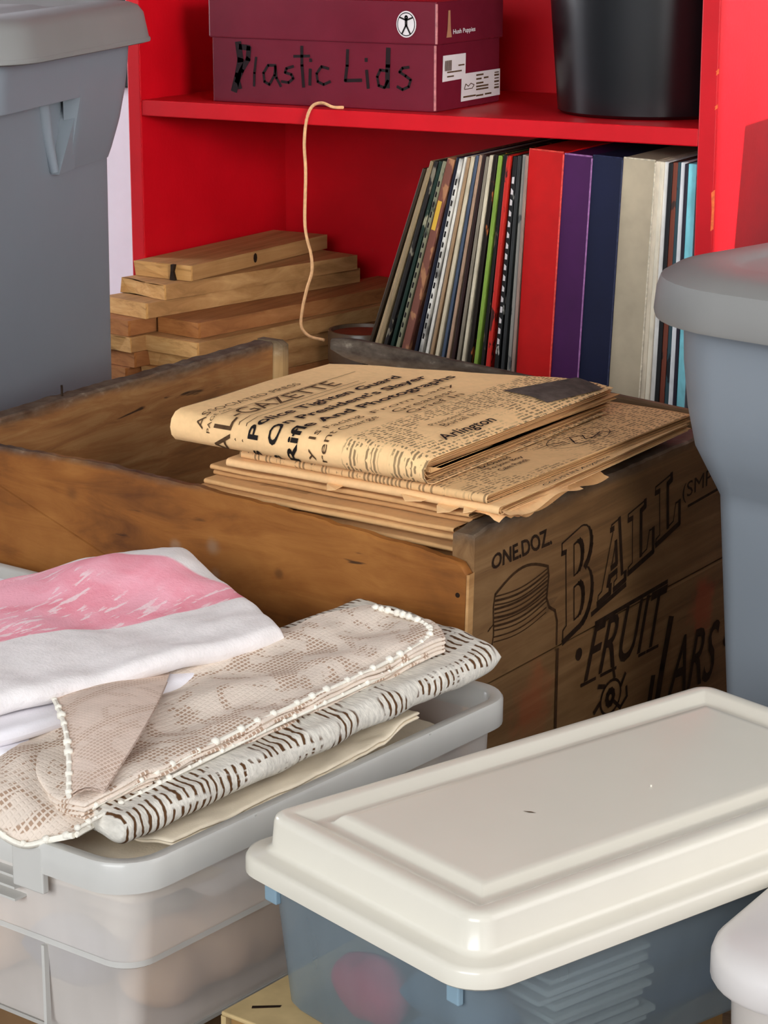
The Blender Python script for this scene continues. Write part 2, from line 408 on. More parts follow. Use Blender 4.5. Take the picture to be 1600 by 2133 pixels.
# ------------------------------------------------------------------ shoebox
BX0, BX1, BY0, BY1 = .085, .378, .026, .186
sb = thing('shoebox', 'glossy maroon shoebox marked Plastic Lids on the upper red shelf', 'shoebox', SH, (.23, .1, 0))
part('box_body', MB().box(BX0, BX1, BY0, BY1, .0003, .085, b=.0012), M['maroon'], sb)
part('box_lid', MB().box(BX0 - .003, BX1 + .003, BY0 - .003, BY1 + .003, .0735, .1205, b=.002), M['maroon'], sb)
fx = lambda x, y: (BX0 + (x - 452) / 453 * (BX1 - BX0), BY0 - .0006, .0735 * (1 - (y - (86 + (x - 445) * .024)) / (124 + (x - 445) * .031)))
mb = MB()
W1 = lambda pts, wd=7: stroke(mb, [fx(*p)[0::2] for p in pts], wd / 453 * .293, lambda a, b: (a, BY0 - .0006, b))
W1([(508, 98), (512, 130), (506, 160), (498, 188)], 13); W1([(512, 104), (530, 106), (528, 128), (514, 150), (504, 172)], 10); W1([(504, 160), (510, 184)], 8)
W1([(545, 125), (541, 155), (540, 180)], 5)
W1([(585, 140), (570, 140), (560, 155), (562, 172), (572, 178), (583, 160), (585, 142), (587, 165), (596, 181)], 5)
W1([(622, 142), (608, 146), (605, 154), (618, 158), (622, 166), (612, 174), (598, 172)], 5)
W1([(640, 103), (640, 140), (643, 182)], 6); W1([(624, 122), (655, 121)], 5)
W1([(657, 148), (656, 178)], 6); W1([(658, 128), (658, 131)], 6)
W1([(694, 146), (680, 142), (670, 156), (672, 172), (684, 178), (697, 172)], 5)
W1([(733, 109), (732, 140), (728, 170), (760, 169)], 6)
W1([(771, 150), (774, 184)], 6); W1([(770, 126), (770, 130)], 6)
W1([(814, 106), (813, 140), (812, 182)], 9); W1([(812, 150), (798, 148), (792, 162), (795, 180), (806, 184), (813, 170)], 5)
W1([(854, 142), (842, 144), (836, 152), (848, 160), (858, 168), (854, 182), (842, 188), (832, 182)], 5)
part('handwriting', mb, M['marker'], sb, label='black marker writing Plastic Lids')
# print on the lid front: round white emblem with a spread figure
mb = MB(); EX, EZ, EY = .3435, .0955, BY0 - .0037
mb.add([(EX + .0125 * math.cos(a), EY, EZ + .0145 * math.sin(a)) for a in [2 * PI * k / 28 for k in range(28)]], [list(range(28))])
part('round_emblem', mb, M['white_label'], sb, label='round white emblem with a spread figure')
mb = MB(); g = lambda a, b: (EX + a * .0125, EY - .0004, EZ + b * .0145)
stroke(mb, arc(0, 0, .86, .86, 0, 360, 28), .07, g); stroke(mb, [(-.62, .5), (0, .3), (.62, .5)], .13, g); stroke(mb, [(0, .35), (0, -.1)], .26, g)
stroke(mb, [(0, -.05), (-.42, -.72)], .15, g); stroke(mb, [(0, -.05), (.42, -.72)], .15, g); stroke(mb, arc(0, .5, .1, .12, 0, 360, 10), .14, g)
part('emblem_figure', mb, M['ink'], sb)
# end face: product name, two stickers
ex = lambda p, q, d=.0: (BX1 + .0006 + d, BY0 + p * (BY1 - BY0), q * .0735)
mb = MB(); put_text(mb, 'Hush Puppies', quad((.22, 1.12), (.56, 1.13), (.56, 1.22), (.22, 1.21)), lambda a, b: ex(a, b, .0032), .02)
part('printed_name', mb, M['white_label'], sb, label='small white printed name')
mb = MB(); mb.add([ex(a, b, .0032) for a, b in ((.12, 1.10), (.2, 1.10), (.185, 1.22), (.175, 1.5), (.145, 1.5), (.135, 1.22))], [[0, 1, 2, 3, 4, 5]])
part('printed_mark', mb, M['tan_print'], sb)
mb = MB(); mb.add([ex(a, b) for a, b in ((.10, .44), (.45, .45), (.455, .83), (.11, .83))], [[0, 1, 2, 3]])
part('sticker', mb, M['white_label'], sb)
mb = MB(); mb.add([ex(a, b, .0003) for a, b in ((.38, .10), (1.0, .11), (1.0, .52), (.39, .52))], [[0, 1, 2, 3]])
part('sticker', mb, M['white_label'], sb)
mb = MB()
for k in range(7): stroke(mb, [(.135 + k * .015, .60), (.138 + k * .015, .75)], .008, lambda a, b: ex(a, b, .0007))
for a, b, c_ in ((.17, .38, .575), (.17, .26, .51), (.34, .42, .66)): stroke(mb, [(a, c_), (b, c_)], .022, lambda p, q: ex(p, q, .0007))
for k, (a, b, c_) in enumerate(((.62, .72, .47), (.62, .69, .41), (.74, .80, .415), (.62, .72, .345), (.62, .80, .295), (.62, .8, .25), (.42, .60, .165), (.62, .72, .155), (.76, .85, .16))):
    stroke(mb, [(a, c_), (b, c_)], .026, lambda p, q: ex(p, q, .0007))
for k, c_ in enumerate((.47, .43, .38, .33, .28, .235)): stroke(mb, [(.91, c_), (.97, c_)], .03 if k % 2 else .018, lambda p, q: ex(p, q, .0007))
stroke(mb, [(.43, .29), (.45, .36), (.49, .32), (.53, .36), (.58, .33), (.55, .28), (.43, .28)], .012, lambda p, q: ex(p, q, .0007))
part('sticker_print', mb, M['ink_faded'], sb)
mb = MB(); mb.tube([(BX1, BY0, .002), (BX1, BY0, .073)], .0014, 6); mb.tube([(BX1 + .003, BY0 - .003, .075), (BX1 + .003, BY0 - .003, .118)], .0014, 6)
part('worn_corner', mb, M['card_edge'], sb, label='pale worn cardboard corner')

# ------------------------------------------------------------------ black bucket
BC = (.582, .150)
mb = MB(); rings = []
for z, r in ((.0003, .098), (.004, .103), (.30, .128), (.30, .124), (.006, .099)):
    rings.append([(BC[0] + r * math.cos(2 * PI * k / 48) * .985, BC[1] + r * math.sin(2 * PI * k / 48), z) for k in range(48)])
# the bucket is narrower than the bay: keep it clear of the side panel
bk = thing('bucket', 'black plastic bucket beside the shoebox on the upper red shelf', 'bucket', SH, (BC[0], BC[1], 0))
part('bucket_body', mb.loft(rings, True, True), M['black_plastic'], bk, 40)
mb = MB(); mb.loft([[(BC[0] + r * math.cos(2 * PI * k / 48), BC[1] + r * math.sin(2 * PI * k / 48), z) for k in range(48)] for z, r in ((.285, .127), (.285, .134), (.305, .135), (.305, .124))])
part('bucket_rim', mb, M['black_plastic'], bk, 40)

# ------------------------------------------------------------------ string over the shelf edge
pts = [(.268, .012, .0022), (.2630, -.002, .0035), (.2500, -.003, .0075), (.2387, -.006, .0035), (.2335, -.010, -.0115), (.2314, -.012, -.0385), (.2329, -.012, -.0709), (.2312, -.012, -.12), (.2329, -.012, -.1418), (.2390, -.012, -.1634), (.2401, -.012, -.1827), (.2335, -.012, -.2026), (.2268, -.012, -.2283), (.2253, -.012, -.248), (.2362, -.012, -.2583), (.2555, -.012, -.261)]
solo('string', MB().tube(smooth_path(pts, 5), .0019, 6), M['string'], 'pale cotton string hanging over the front edge of the red shelf', 'string', SH, (.235, -.012, -.1), smooth=60)

# ------------------------------------------------------------------ planks stacked in the lower bay
ORD = 'first second third fourth fifth sixth seventh eighth ninth tenth eleventh twelfth thirteenth fourteenth fifteenth sixteenth seventeenth eighteenth nineteenth twentieth'.split()
T0 = .0183
def plank(lev, xr, yf, wd, ln, rot, label, red=False, ragged=0.0, thick=.0178):
    z0 = SB + lev * T0 + .0002; T = frame((xr, yf, 0), -rot)
    o = thing('wooden_plank', label, 'plank', SH, (xr, yf, z0), 'planks stacked on the lower red shelf')
    nx, nz = 8, 3
    rows = []
    for y in (0.0, .004, ln):
        r_ = []
        for k in range(nx + 1):
            x = -wd + wd * k / nx; r_.append((x, y, z0 + thick))
        for k in range(nx + 1):
            x = -wd * k / nx; r_.append((x, y, z0))
        if y < .003:
            r_ = [(a + 0, b + ragged * noise.noise(Vector((a * 60, c * 90, lev * 3.1))) + (ragged * .5 if c < z0 + .003 else 0), c) for a, b, c in r_]
        rows.append([T @ Vector(p) for p in r_])
    part('plank_body', MB().loft(rows[1:], False, True), M['pine_red' if red else 'pine'], o)
    mb = MB(); mb.loft(rows[:2], True, False)
    e = part('end_grain', mb, M['pine_end_red' if red else 'pine_end'], o)
    return o
plank(8, .088, -.034, .082, .30, .03, 'shortest pale plank lying on top of the stack with a dark crack in its end', ragged=.004)
bpy.data.objects['wooden_plank']
plank(7, .074, -.070, .080, .32, .26, 'pale plank with a ragged cut end just under the topmost plank', ragged=.010)
plank(6, .067, -.097, .078, .36, .24, 'smooth square-cut plank lying third from the top of the stack')
plank(5, .133, -.088, .066, .39, .205, 'orange-ended plank on the right side of the stack, topmost of its column', red=True)
plank(5, .055, -.116, .06, .30, .18, 'orange-ended plank on the left beside the gray tote, under the three topmost planks', red=True)
plank(4, .146, -.111, .084, .40, .19, 'pale plank under the topmost plank of the right column')
plank(4, .060, -.122, .055, .30, .17, 'rough-ended plank in the left column with a chip in its lower edge', ragged=.007)
plank(3, .142, -.105, .078, .40, .19, 'pale plank third from the top in the right column', ragged=.004)
plank(3, .061, -.114, .058, .30, .17, 'brown plank low in the left column beside the gray tote', red=True)
plank(2, .138, -.112, .082, .40, .19, 'pale plank peeping over the crate edge in the right column', ragged=.005)
plank(2, .052, -.120, .05, .30, .17, 'dark plank at the foot of the left column above the crate edge', red=True)
plank(1, .140, -.105, .130, .40, .19, 'wide plank second from the bottom of the stack', red=True)
plank(0, .140, -.100, .130, .40, .19, 'wide plank lying lowest in the stack on the shelf', red=True)
top = [o for o in C.objects if o.name == 'wooden_plank'][0]
mb = MB(); T = frame((.088, -.034, 0), -.03)
mb.poly([(-.026, .0185), (-.021, .0185), (-.023, .010), (-.020, 0), (-.028, 0), (-.0265, .010)], -.0034, .0015, lambda p, q, d: T @ Vector((p, d, SB + 8 * T0 + q)))
part('crack', mb, M['ink_brown'], top, label='dark crack in the end grain')
mb = MB(); mb.add([T @ Vector((.0006, .135 + .004 * math.cos(a), SB + 8 * T0 + .010 + .006 * math.sin(a))) for a in [2 * PI * k / 10 for k in range(10)]], [list(range(10))])
part('knot', mb, M['ink_brown'], top)

# ------------------------------------------------------------------ round tin
tn = thing('tin', 'round dull brown tin with a red-brown top beside the leaning records', 'tin', SH, (.2425, .10, SB))
cyl = lambda rz: [[(.2425 + r * math.cos(2 * PI * k / 40), .10 + r * math.sin(2 * PI * k / 40), z) for k in range(40)] for r, z in rz]
part('tin_body', MB().loft(cyl(((.039, SB + .0003), (.040, SB + .002), (.040, SB + .044), (.0412, SB + .046), (.0412, SB + .080), (.0404, SB + .082), (.0375, SB + .082), (.036, SB + .078))), True, True), M['tin'], tn, 30)
part('tin_top', MB().loft(cyl(((.036, SB + .0782), (.030, SB + .0788), (.012, SB + .0788))), False, True), M['tin_top'], tn, 30)

# ------------------------------------------------------------------ records
def rec_mat(name, c, c2=None, speck=0, rough=.5):
    s = N(name, rough, .3)
    v = s.noise(s.co((60, 60, 26), loc=(random.random() * 9, 0, random.random() * 9)), 1.3, 3, .3)
    c2 = c2 or tuple(x * .75 for x in c[:3]) + (1,)
    k = s.step(v, .62 - speck * .14, .66 - speck * .10) if speck else s.step(v, .35, .75)
    s.col(s.mix(k, c, c2)); return s.m
G_REC = 'record albums on the lower red shelf'
lean = [  # colour word, spine colour, speck colour, speck amount, thickness at the spine
    ('dark brown', (54, 40, 26), None, 0, .0042), ('tan', (176, 150, 116), None, 0, .0044), ('dull tan', (142, 122, 90), None, 0, .0044),
    ('black speckled', (34, 30, 28), (120, 112, 96), .3, .0050), ('dark green speckled', (24, 44, 36), (150, 146, 120), .2, .0044), ('gray green', (124, 122, 98), (70, 74, 60), .4, .0046),
    ('pinkish brown', (120, 74, 62), (168, 118, 84), .5, .0098), ('navy', (22, 26, 44), None, 0, .0044), ('white lettered', (218, 214, 204), (70, 68, 66), .0, .0046),
    ('bright white', (232, 226, 214), None, 0, .0040), ('light brown', (158, 128, 96), None, 0, .0040), ('cream', (206, 192, 164), None, 0, .0046),
    ('slate blue', (72, 84, 104), None, 0, .0038), ('rosy tan', (172, 140, 116), None, 0, .0040), ('dark maroon', (44, 22, 20), None, 0, .0044),
    ('gray', (128, 118, 102), None, 0, .0044), ('off-white', (204, 192, 166), None, 0, .0040), ('black with orange dots', (28, 20, 14), (156, 84, 40), .2, .0052),
    ('lime green', (128, 160, 62), None, 0, .0050), ('black', (24, 22, 20), (96, 84, 62), .15, .0048), ('bright red', (186, 36, 26), (60, 20, 16), .2, .0056),
    ('black white-flecked', (30, 30, 30), (190, 186, 176), .1, .0060), ('charcoal', (44, 46, 46), None, 0, .0042), ('pale gray', (150, 146, 138), (90, 90, 90), .4, .0046), ('dusty pink', (150, 124, 112), None, 0, .0036)]
total = sum(l[4] for l in lean); H_ = .3125
def album(name, x0, th, ang, h, dep, y0, mat, label, edge=None, part_name='sleeve'):
    o = thing(name, label, 'record' if name == 'record_album' else 'box set', SH, (x0, y0, SB), G_REC if name == 'record_album' else 'record box sets on the lower red shelf')
    T = Matrix.Translation(Vector((x0, y0, SB + .0004 + th * math.sin(ang)))) @ Matrix.Rotation(ang, 4, 'Y')
    mb = MB(); mb.box(0, th, 0, dep, 0, h, T, b=min(.0009, th * .22)); part(part_name, mb, mat, o)
    return o, T
xt = .372; k_n = len(lean); acc = 0
for i, (wd, c, c2, sp, th) in enumerate(lean):
    f = acc / total; acc += th
    ang = math.radians(15.9 * (1 - f) ** 1.15 + 3.0)
    top_x = .3735 + (.5035 - .3735) * f
    h = H_ - .003 * random.random() - (.006 if i < 2 else 0)
    x0 = top_x - math.sin(ang) * h
    w_eff = th * .92
    m = rec_mat('sleeve_' + wd.replace(' ', '_').replace('-', '_'), lin(c), lin(c2) if c2 else None, sp)
    o, T = album('record_album', x0, w_eff, ang, h, .312, .006 + .004 * random.random(), m, f'{wd} album sleeve, {ORD[i] if i < 20 else "twenty-" + ORD[i - 20]} from the left in the leaning record row')
    if wd in ('white lettered', 'black white-flecked', 'gray green', 'pinkish brown'):
        mb = MB(); zz = .2
        for q in range(16):
            if wd == 'pinkish brown':
                if q > 0: break
                a, b = (.228, .262)
                mb.add([T @ Vector(p) for p in ((.0012, -.0003, a), (w_eff * .7, -.0003, a), (w_eff * .7, -.0003, b), (.0012, -.0003, b))], [[0, 1, 2, 3]])
            else:
                a = .10 + q * .012; mb.add([T @ Vector(p) for p in ((w_eff * .25, -.0003, a), (w_eff * .75, -.0003, a), (w_eff * .75, -.0003, a + .004 + .004 * random.random()), (w_eff * .25, -.0003, a + .007))], [[0, 1, 2, 3]])
        part('spine_print', mb, plain('yellow_print', lin(214, 170, 60)) if wd == 'pinkish brown' else (M['white_label'] if 'black' in wd else M['ink']), o)
def boxset(x0, th, ang, h, c, label, edge_c):
    o, T = album('record_box_set', x0, th, math.radians(ang), h, .318, .008, plain('box_' + label.split()[0], c, .45, .35, .10, 30), label, part_name='box_body')
    mb = MB()
    mb.tube([T @ Vector((th, 0, .004)), T @ Vector((th, 0, h - .002))], .0010, 6); mb.tube([T @ Vector((.001, 0, h)), T @ Vector((th, 0, h))], .0010, 6)
    part('worn_edge', mb, plain('edge_' + label.split()[0], edge_c, .6, .2, .3, 200), o)
boxset(.4880, .0415, 2.7, .3165, lin(186, 8, 8), 'red box set of records, leftmost of the thick boxes', lin(214, 70, 60))
boxset(.5305, .0330, 2.6, .3140, lin(66, 18, 72), 'purple box set of records with a scuffed right edge', lin(150, 100, 150))
boxset(.5645, .0350, 2.5, .3140, lin(14, 20, 50), 'navy blue box set of records between purple and beige boxes', lin(40, 44, 70))
boxset(.6005, .0370, 2.4, .3135, lin(176, 162, 138), 'beige box set of records, widest pale box in the row', lin(196, 186, 164))
right = [('cream', (216, 202, 178), None, 0, .0048), ('ivory', (224, 214, 192), None, 0, .0044), ('white', (232, 230, 226), None, 0, .0050), ('black', (26, 26, 28), None, 0, .0046), ('rust speckled', (120, 62, 46), (60, 44, 40), .4, .0050), ('teal', (52, 76, 84), (30, 34, 40), .4, .0042), ('glossy white', (226, 228, 230), None, 0, .0050), ('dark violet', (40, 34, 48), None, 0, .0034), ('sky blue', (140, 226, 240), None, 0, .0085)]
x = .6385
for i, (wd, c, c2, sp, th) in enumerate(right):
    m = rec_mat('right_sleeve_' + wd.replace(' ', '_'), lin(c), lin(c2) if c2 else None, sp)
    th *= 1.18; ang = math.radians(2.3 - .16 * i)
    album('record_album', x, th * .95, ang, .3115 + .002 * random.random(), .312, .007 + .003 * random.random(), m, f'{wd} album sleeve, {ORD[i]} to the right of the beige box set')
    x += th

# ================================================================== WOODEN CRATE
CR = WR @ frame((.0677, 1.6695, ZC - .4638), -.5699, -.0059, .0235)
CL, CW, CH, ET = .52, .49, .278, .019         # length, end width, height, end board thickness
ct = thing('wooden_crate', 'old wooden fruit jar crate full of yellowed newspapers', 'crate', CR, (-.26, .24, -CH))
CWL = .448                                    # the crate has racked: its left end is shorter
BY = lambda x: CW + (CW - CWL) * x / CL
OFF = lambda z: z + CH                        # heights inside the crate's own coordinates
w_front = wood('crate_front', lin(84, 46, 18), lin(138, 84, 34), lin(168, 112, 54), 'x', 20, .6, .85, (OFF(-.008), OFF(.003)), run=5, blotch=.62,
               stains=(((0, 2), .025, OFF(-.050), .001, .010, lin(150, 132, 112), .40), ((0, 2), .028, OFF(-.072), .001, .007, lin(150, 132, 112), .32), ((0, 2), -.012, OFF(-.055), .001, .008, lin(170, 150, 128), .30), ((0, 2), .090, OFF(-.060), .001, .006, lin(60, 34, 18), .5), ((0, 2), -.12, OFF(-.030), .001, .010, lin(66, 36, 18), .45), ((0, 2), .16, OFF(-.075), .002, .012, lin(60, 34, 18), .4)))
w_end = wood('crate_end', lin(78, 54, 31), lin(114, 82, 49), lin(140, 107, 70), 'y', 26, .65, .35, (OFF(-.014), OFF(.004)),
             stains=(((1, 2), .418 - .24, OFF(-.163), .012, .034, lin(168, 62, 36), .45), ((1, 2), .10 - .24, OFF(-.165), .01, .04, lin(176, 78, 46), .35)))
w_left = wood('crate_left_end', lin(96, 62, 34), lin(146, 98, 54), lin(178, 136, 86), 'y', 30, .8, .9, (OFF(-.003), OFF(.010)), run=4, blotch=.5)
w_back = wood('crate_back', lin(74, 52, 34), lin(112, 82, 54), lin(140, 108, 74), 'x', 22, .7, .5, (OFF(-.012), OFF(.012)))
jag = lambda a, k=.0012: k * noise.noise(Vector((a * 70, 3.7, 1.3))) + k * .7 * noise.noise(Vector((a * 260, 1.7, 5)))
def interp(pts, x):
    for (a, b), (c, d) in zip(pts, pts[1:]):
        if a <= x <= c: return b + (d - b) * (x - a) / (c - a)
    return pts[-1][1] if x > pts[-1][0] else pts[0][1]
def board(name, mat, pts_top, pts_bot, d0, d1, f, n=60, worn=.0012):
    a0, a1 = pts_top[0][0], pts_top[-1][0]; rings = []
    for i in range(n + 1):
        a = a0 + (a1 - a0) * i / n; zt = interp(pts_top, a) + jag(a, worn); zb = interp(pts_bot, a); r_ = min(.0018, abs(d1 - d0) * .25)
        s = 1 if d1 > d0 else -1
        rings.append([f(a, zb, d0), f(a, zt - r_, d0), f(a, zt, d0 + s * r_), f(a, zt, d1 - s * r_), f(a, zt - r_, d1), f(a, zb, d1)])
    return part(name, MB().loft(rings, True, True), mat, ct, 40)
fr_ = lambda a, z, d: (a, d, z)               # boards that run along the front and back
en_ = lambda a, z, d: (d, a, z)               # boards of the two ends
# front: split long board with its upper edge worn low at the right corner
cut = [(-.522, -.0115), (-.4583, -.0347), (-.3169, -.085), (-.2, -.1255), (0, -.1255)]
board('front_board', w_front, [(-.522, -.004), (-.457, -.0015), (-.3476, .0002), (-.2436, -.0039), (-.1623, -.0078), (-.0736, -.0152), (-.03, -.0185), (-.008, -.0215), (-.0005, -.030)], cut, -.010, 0, fr_, 90, .0016)
board('front_board', w_front, [(p[0], p[1] - .0007) for p in cut[:4]] + [(-.198, -.1262)], [(-.522, -.126), (-.198, -.1262)], -.0088, 0, fr_, 40, 0)
board('front_board', w_front, [(-.522, -.1268), (0, -.1268)], [(-.522, -CH + .012), (0, -CH)], -.010, 0, fr_, 10, 0)
# printed right end: two boards with an open joint
board('end_board', w_end, [(0, -.002), (.02, .001), (.15, .0005), (.30, -.0005), (CW, .0015)], [(0, -.1255), (CW, -.1262)], 0, -ET, en_, 60, .0010)
board('end_board', w_end, [(0, -.1284), (CW, -.1290)], [(0, -CH), (CW, -CH)], -.0004, -ET, en_, 20, .0003)
# plain left end
board('end_board', w_left, [(0, .0065), (.14, .0095), (.30, .0108), (CWL, .0118)], [(0, -.124), (CWL, -.124)], -CL, -CL + ET, en_, 60, .0014)
board('end_board', w_left, [(0, -.1255), (CWL, -.1255)], [(0, -CH + .012), (CWL, -CH + .012)], -CL, -CL + ET, en_, 10, 0)
# broken back: a stump at the left corner, a loose slat, a sound lower board
mb = MB().poly([(-CL, -.10), (-.489, -.105), (-.4895, -.06), (-.4905, .0085), (-.497, .0125), (-CL, .0128)], 0, .010, lambda p, q, d: (p, BY(p) + d, q))
part('board_stump', mb, wood('stump', lin(120, 92, 58), lin(176, 140, 92), lin(200, 166, 116), 'z', 30, .7, .5, (OFF(-.02), OFF(.012))), ct, label='pale stump of the broken back board')
mb = MB(); rings = []
for i in range(31):
    a = -.436 + .430 * i / 30; k = min(1, (i + .6) / 2.2) ** .6
    zt = interp([(-.436, .0255), (-.30, .0150), (-.006, -.0068)], a); B0 = BY(a) - CW + jag(a, .0010); h = .0215 * k if a < -.3 else .0215 + (a + .3) * .10
    zt -= .0215 * (1 - k) * .35
    rings.append([(a, CW + B0 + .0005, zt - h), (a, CW + B0 + .0005, zt - .002), (a, CW + B0 + .0025, zt), (a, CW + B0 + .009, zt), (a, CW + B0 + .0105, zt - .002), (a, CW + B0 + .0105, zt - h)])
part('loose_slat', mb.loft(rings, True, True), w_back, ct, 40, label='loose weathered slat along the back edge')
board('back_board', w_back, [(-CL, -.11), (-.40, -.104), (-.2, -.088), (0, -.066)], [(-CL, -CH + .012), (0, -CH)], 0, .010, lambda a, z, d: (a, BY(a) + d, z), 30, .002)
part('bottom_board', MB().poly([(-CL + ET, .0005), (-ET, .0005), (-ET, CW - .004), (-CL + ET, CWL - .002)], -CH + .002, -CH + .012, lambda p, q, d: (p, q, d)), w_back, ct)
# nails
for x, z in ((-.0075, -.047), (-.0085, -.105), (-.0085, -.20)):
    part('nail', MB().loft([[(x + r * math.cos(2 * PI * k / 10), y, z + r * math.sin(2 * PI * k / 10)) for k in range(10)] for r, y in ((.0022, -.0096), (.0019, -.0103))], True, True), M['ink_brown'], ct)
part('nail', MB().loft([[(-.505 + r * math.cos(2 * PI * k / 10), y, -.012 + r * math.sin(2 * PI * k / 10)) for k in range(10)] for r, y in ((.002, CWL + .0015), (.0016, CWL + .0002))], True, True), M['ink_brown'], ct)
part('nail', MB().tube([(-CL + .008, .135, .008), (-CL + .0075, .135, .019)], .0011, 6), M['ink_brown'], ct)
# splintered wood where the front board has worn away from the corner
mb = MB(); mb.add([(.0, -.0104, z) for z in (-.03, -CH)] + [(.0012, -.0085, z) for z in (-.03, -CH)] + [(.0004, .0004, z) for z in (-.03, -CH)], [[0, 1, 3, 2], [2, 3, 5, 4]])
part('pale_edge', mb, M['pine'], ct, label='pale raw edge of the front boards at the corner')

# stencilled print on the right end
ef = lambda y, z: (.0005, y, z)
mb = MB(); put_text(mb, 'ONE.DOZ.', quad((.0252, -.0350), (.1219, -.0365), (.1143, -.0212), (.0268, -.0228)), ef, .025)
part('stencil_small', mb, M['ink_brown'], ct, label='black stencil ONE DOZ.')
LB = [(.0, 1), (.62, 1)] + arc(.58, .76, .38, .24, 90, -62, 9)[1:] + arc(.58, .28, .42, .30, 62, -90, 10) + [(.0, -.02), (.0, .10), (.12, .12), (.12, .88), (0, .90)]
IB1 = [(.38, .88), (.50, .88)] + arc(.50, .72, .16, .16, 90, -90, 8) + [(.38, .56)]
IB2 = [(.38, .44), (.52, .44)] + arc(.52, .27, .17, .17, 90, -90, 8) + [(.38, .10)]
LA = [(0, 0), (0, .12), (.12, .14), (.42, .98), (.30, .99), (.32, 1.06), (.66, 1.06), (.88, .14), (1, .12), (1, 0), (.58, 0), (.58, .12), (.68, .14), (.66, .26), (.40, .26), (.36, .14), (.44, .12), (.44, 0)]
IA = [(.44, .38), (.64, .38), (.56, .74)]
LL = [(0, 1), (0, .90), (.16, .88), (.16, .12), (0, .10), (0, 0), (1, 0), (1, .40), (.84, .42), (.74, .14), (.50, .12), (.50, .88), (.66, .90), (.66, 1)]
mb = MB()
def outline(poly, q, shadow=(.8, -.6)):
    P = [q(*p) for p in poly]
    area_ = sum(a[0] * b[1] - b[0] * a[1] for a, b in zip(P, P[1:] + P[:1]))
    sg = 1 if area_ < 0 else -1                # left normal points outwards for clockwise loops
    stroke(mb, P, .002, ef, True, lambda nn: .0016 + .0048 * max(0, sg * (nn.x * shadow[0] + nn.y * shadow[1])))
qB = quad((.147, -.1235), (.196, -.112), (.190, -.028), (.138, -.040))
for p in (LB,): outline(p, qB)
for p in (IB1, IB2): outline(p[::-1], qB, (.9, .3))
qA = quad((.2055, -.1075), (.2545, -.0985), (.2520, -.0420), (.2110, -.0500))
outline(LA, qA); outline(IA[::-1], qA)
outline(LL, quad((.2600, -.0945), (.3060, -.0860), (.3010, -.0330), (.2545, -.0415)))
outline(LL, quad((.3110, -.0815), (.3560, -.0720), (.3500, -.0200), (.3040, -.0285)))
stroke(mb, [(.196, -.114), (.256, -.1035)], .0045, ef)
part('stencil_name', mb, M['ink_brown'], ct, label='large outlined slab letters BALL')
mb = MB(); put_text(mb, '(SMPL.', quad((.360, -.0560), (.440, -.0530), (.440, -.0330), (.358, -.0380)), ef); put_text(mb, 'TRE', quad((.405, -.0260), (.448, -.0240), (.448, -.0120), (.403, -.0150)), ef)
stroke(mb, [(.372, -.0600), (.448, -.0570)], .0026, ef)
part('stencil_side', mb, M['ink_brown'], ct)
mb = MB()
fq = quad((.1880, -.1715), (.3270, -.1755), (.3400, -.1235), (.2035, -.1255)); put_text(mb, 'FRUIT', fq, ef, .006)
for u0, u1 in ((-.03, .15), (.22, .42), (.73, .82), (.84, 1.0)): stroke(mb, [fq(u0, -.03), fq(u1, -.03)], .0030, ef)
for u0, u1 in ((0, .98),): stroke(mb, [fq(u0, 1.03), fq(u1, 1.05)], .0040, ef)
for y, z in ((.1765, -.1435), (.4735, -.2120)): mb.add([ef(y + .0055 * math.cos(a), z + .0055 * math.sin(a)) for a in [2 * PI * k / 14 for k in range(14)]], [list(range(14))])
put_text(mb, 'ARS', quad((.352, -.2330), (.446, -.2430), (.460, -.1860), (.364, -.1800)), ef, .008)
stroke(mb, [(.3500, -.1590), (.3380, -.2000), (.3250, -.2560)], .0105, ef); stroke(mb, [(.320, -.2050), (.309, -.2560)], .0085, ef)
part('stencil_large', mb, M['ink_brown'], ct, label='black condensed letters FRUIT JARS')
mb = MB(); stroke(mb, arc(.2390, -.1990, .0185, .0150, 0, 360, 22), .0026, ef); stroke(mb, arc(.2380, -.1990, .0060, .0060, 0, 360, 10), .0060, ef)
for a in (20, 75, 130, 180): stroke(mb, [(.239 + .020 * math.cos(math.radians(a)), -.199 + .017 * math.sin(math.radians(a))), (.239 + .030 * math.cos(math.radians(a + 12)), -.199 + .026 * math.sin(math.radians(a + 12)))], .0042, ef)
stroke(mb, [(.246, -.205), (.258, -.214), (.270, -.207), (.268, -.198)], .0035, ef)
part('stencil_ornament', mb, M['ink_brown'], ct)
# engraved jar
mb = MB()
def curve_row(z0, z1, sag, wd): stroke(mb, [(.033 + .083 * t, z0 + (z1 - z0) * t + sag * math.sin(PI * t)) for t in [k / 12 for k in range(13)]], wd, ef)
curve_row(-.056, -.0535, .0105, .0024)
for k in range(9): curve_row(-.0575 - k * .0034, -.0550 - k * .0034, -.0040 - .0006 * (k % 3), .0013 + .0007 * (k % 2))
curve_row(-.090, -.0875, -.0045, .0013); curve_row(-.094, -.0915, -.0045, .0010)
stroke(mb, [(.033, -.056), (.031, -.066), (.033, -.088), (.031, -.096), (.024, -.106), (.022, -.116)], .0014, ef); stroke(mb, [(.116, -.0535), (.118, -.062), (.116, -.080), (.121, -.0885), (.131, -.094), (.1355, -.104), (.1365, -.124)], .0026, ef)
stroke(mb, [(.1385, -.129), (.1410, -.20), (.1450, -.262)], .0040, ef)
stroke(mb, [(.024, -.083), (.032, -.0795), (.026, -.0815)], .0012, ef)
part('engraved_jar', mb, plain('jar_ink', lin(62, 42, 26), .8, .1, .3, 160), ct, label='faded line drawing of a screw-top jar')

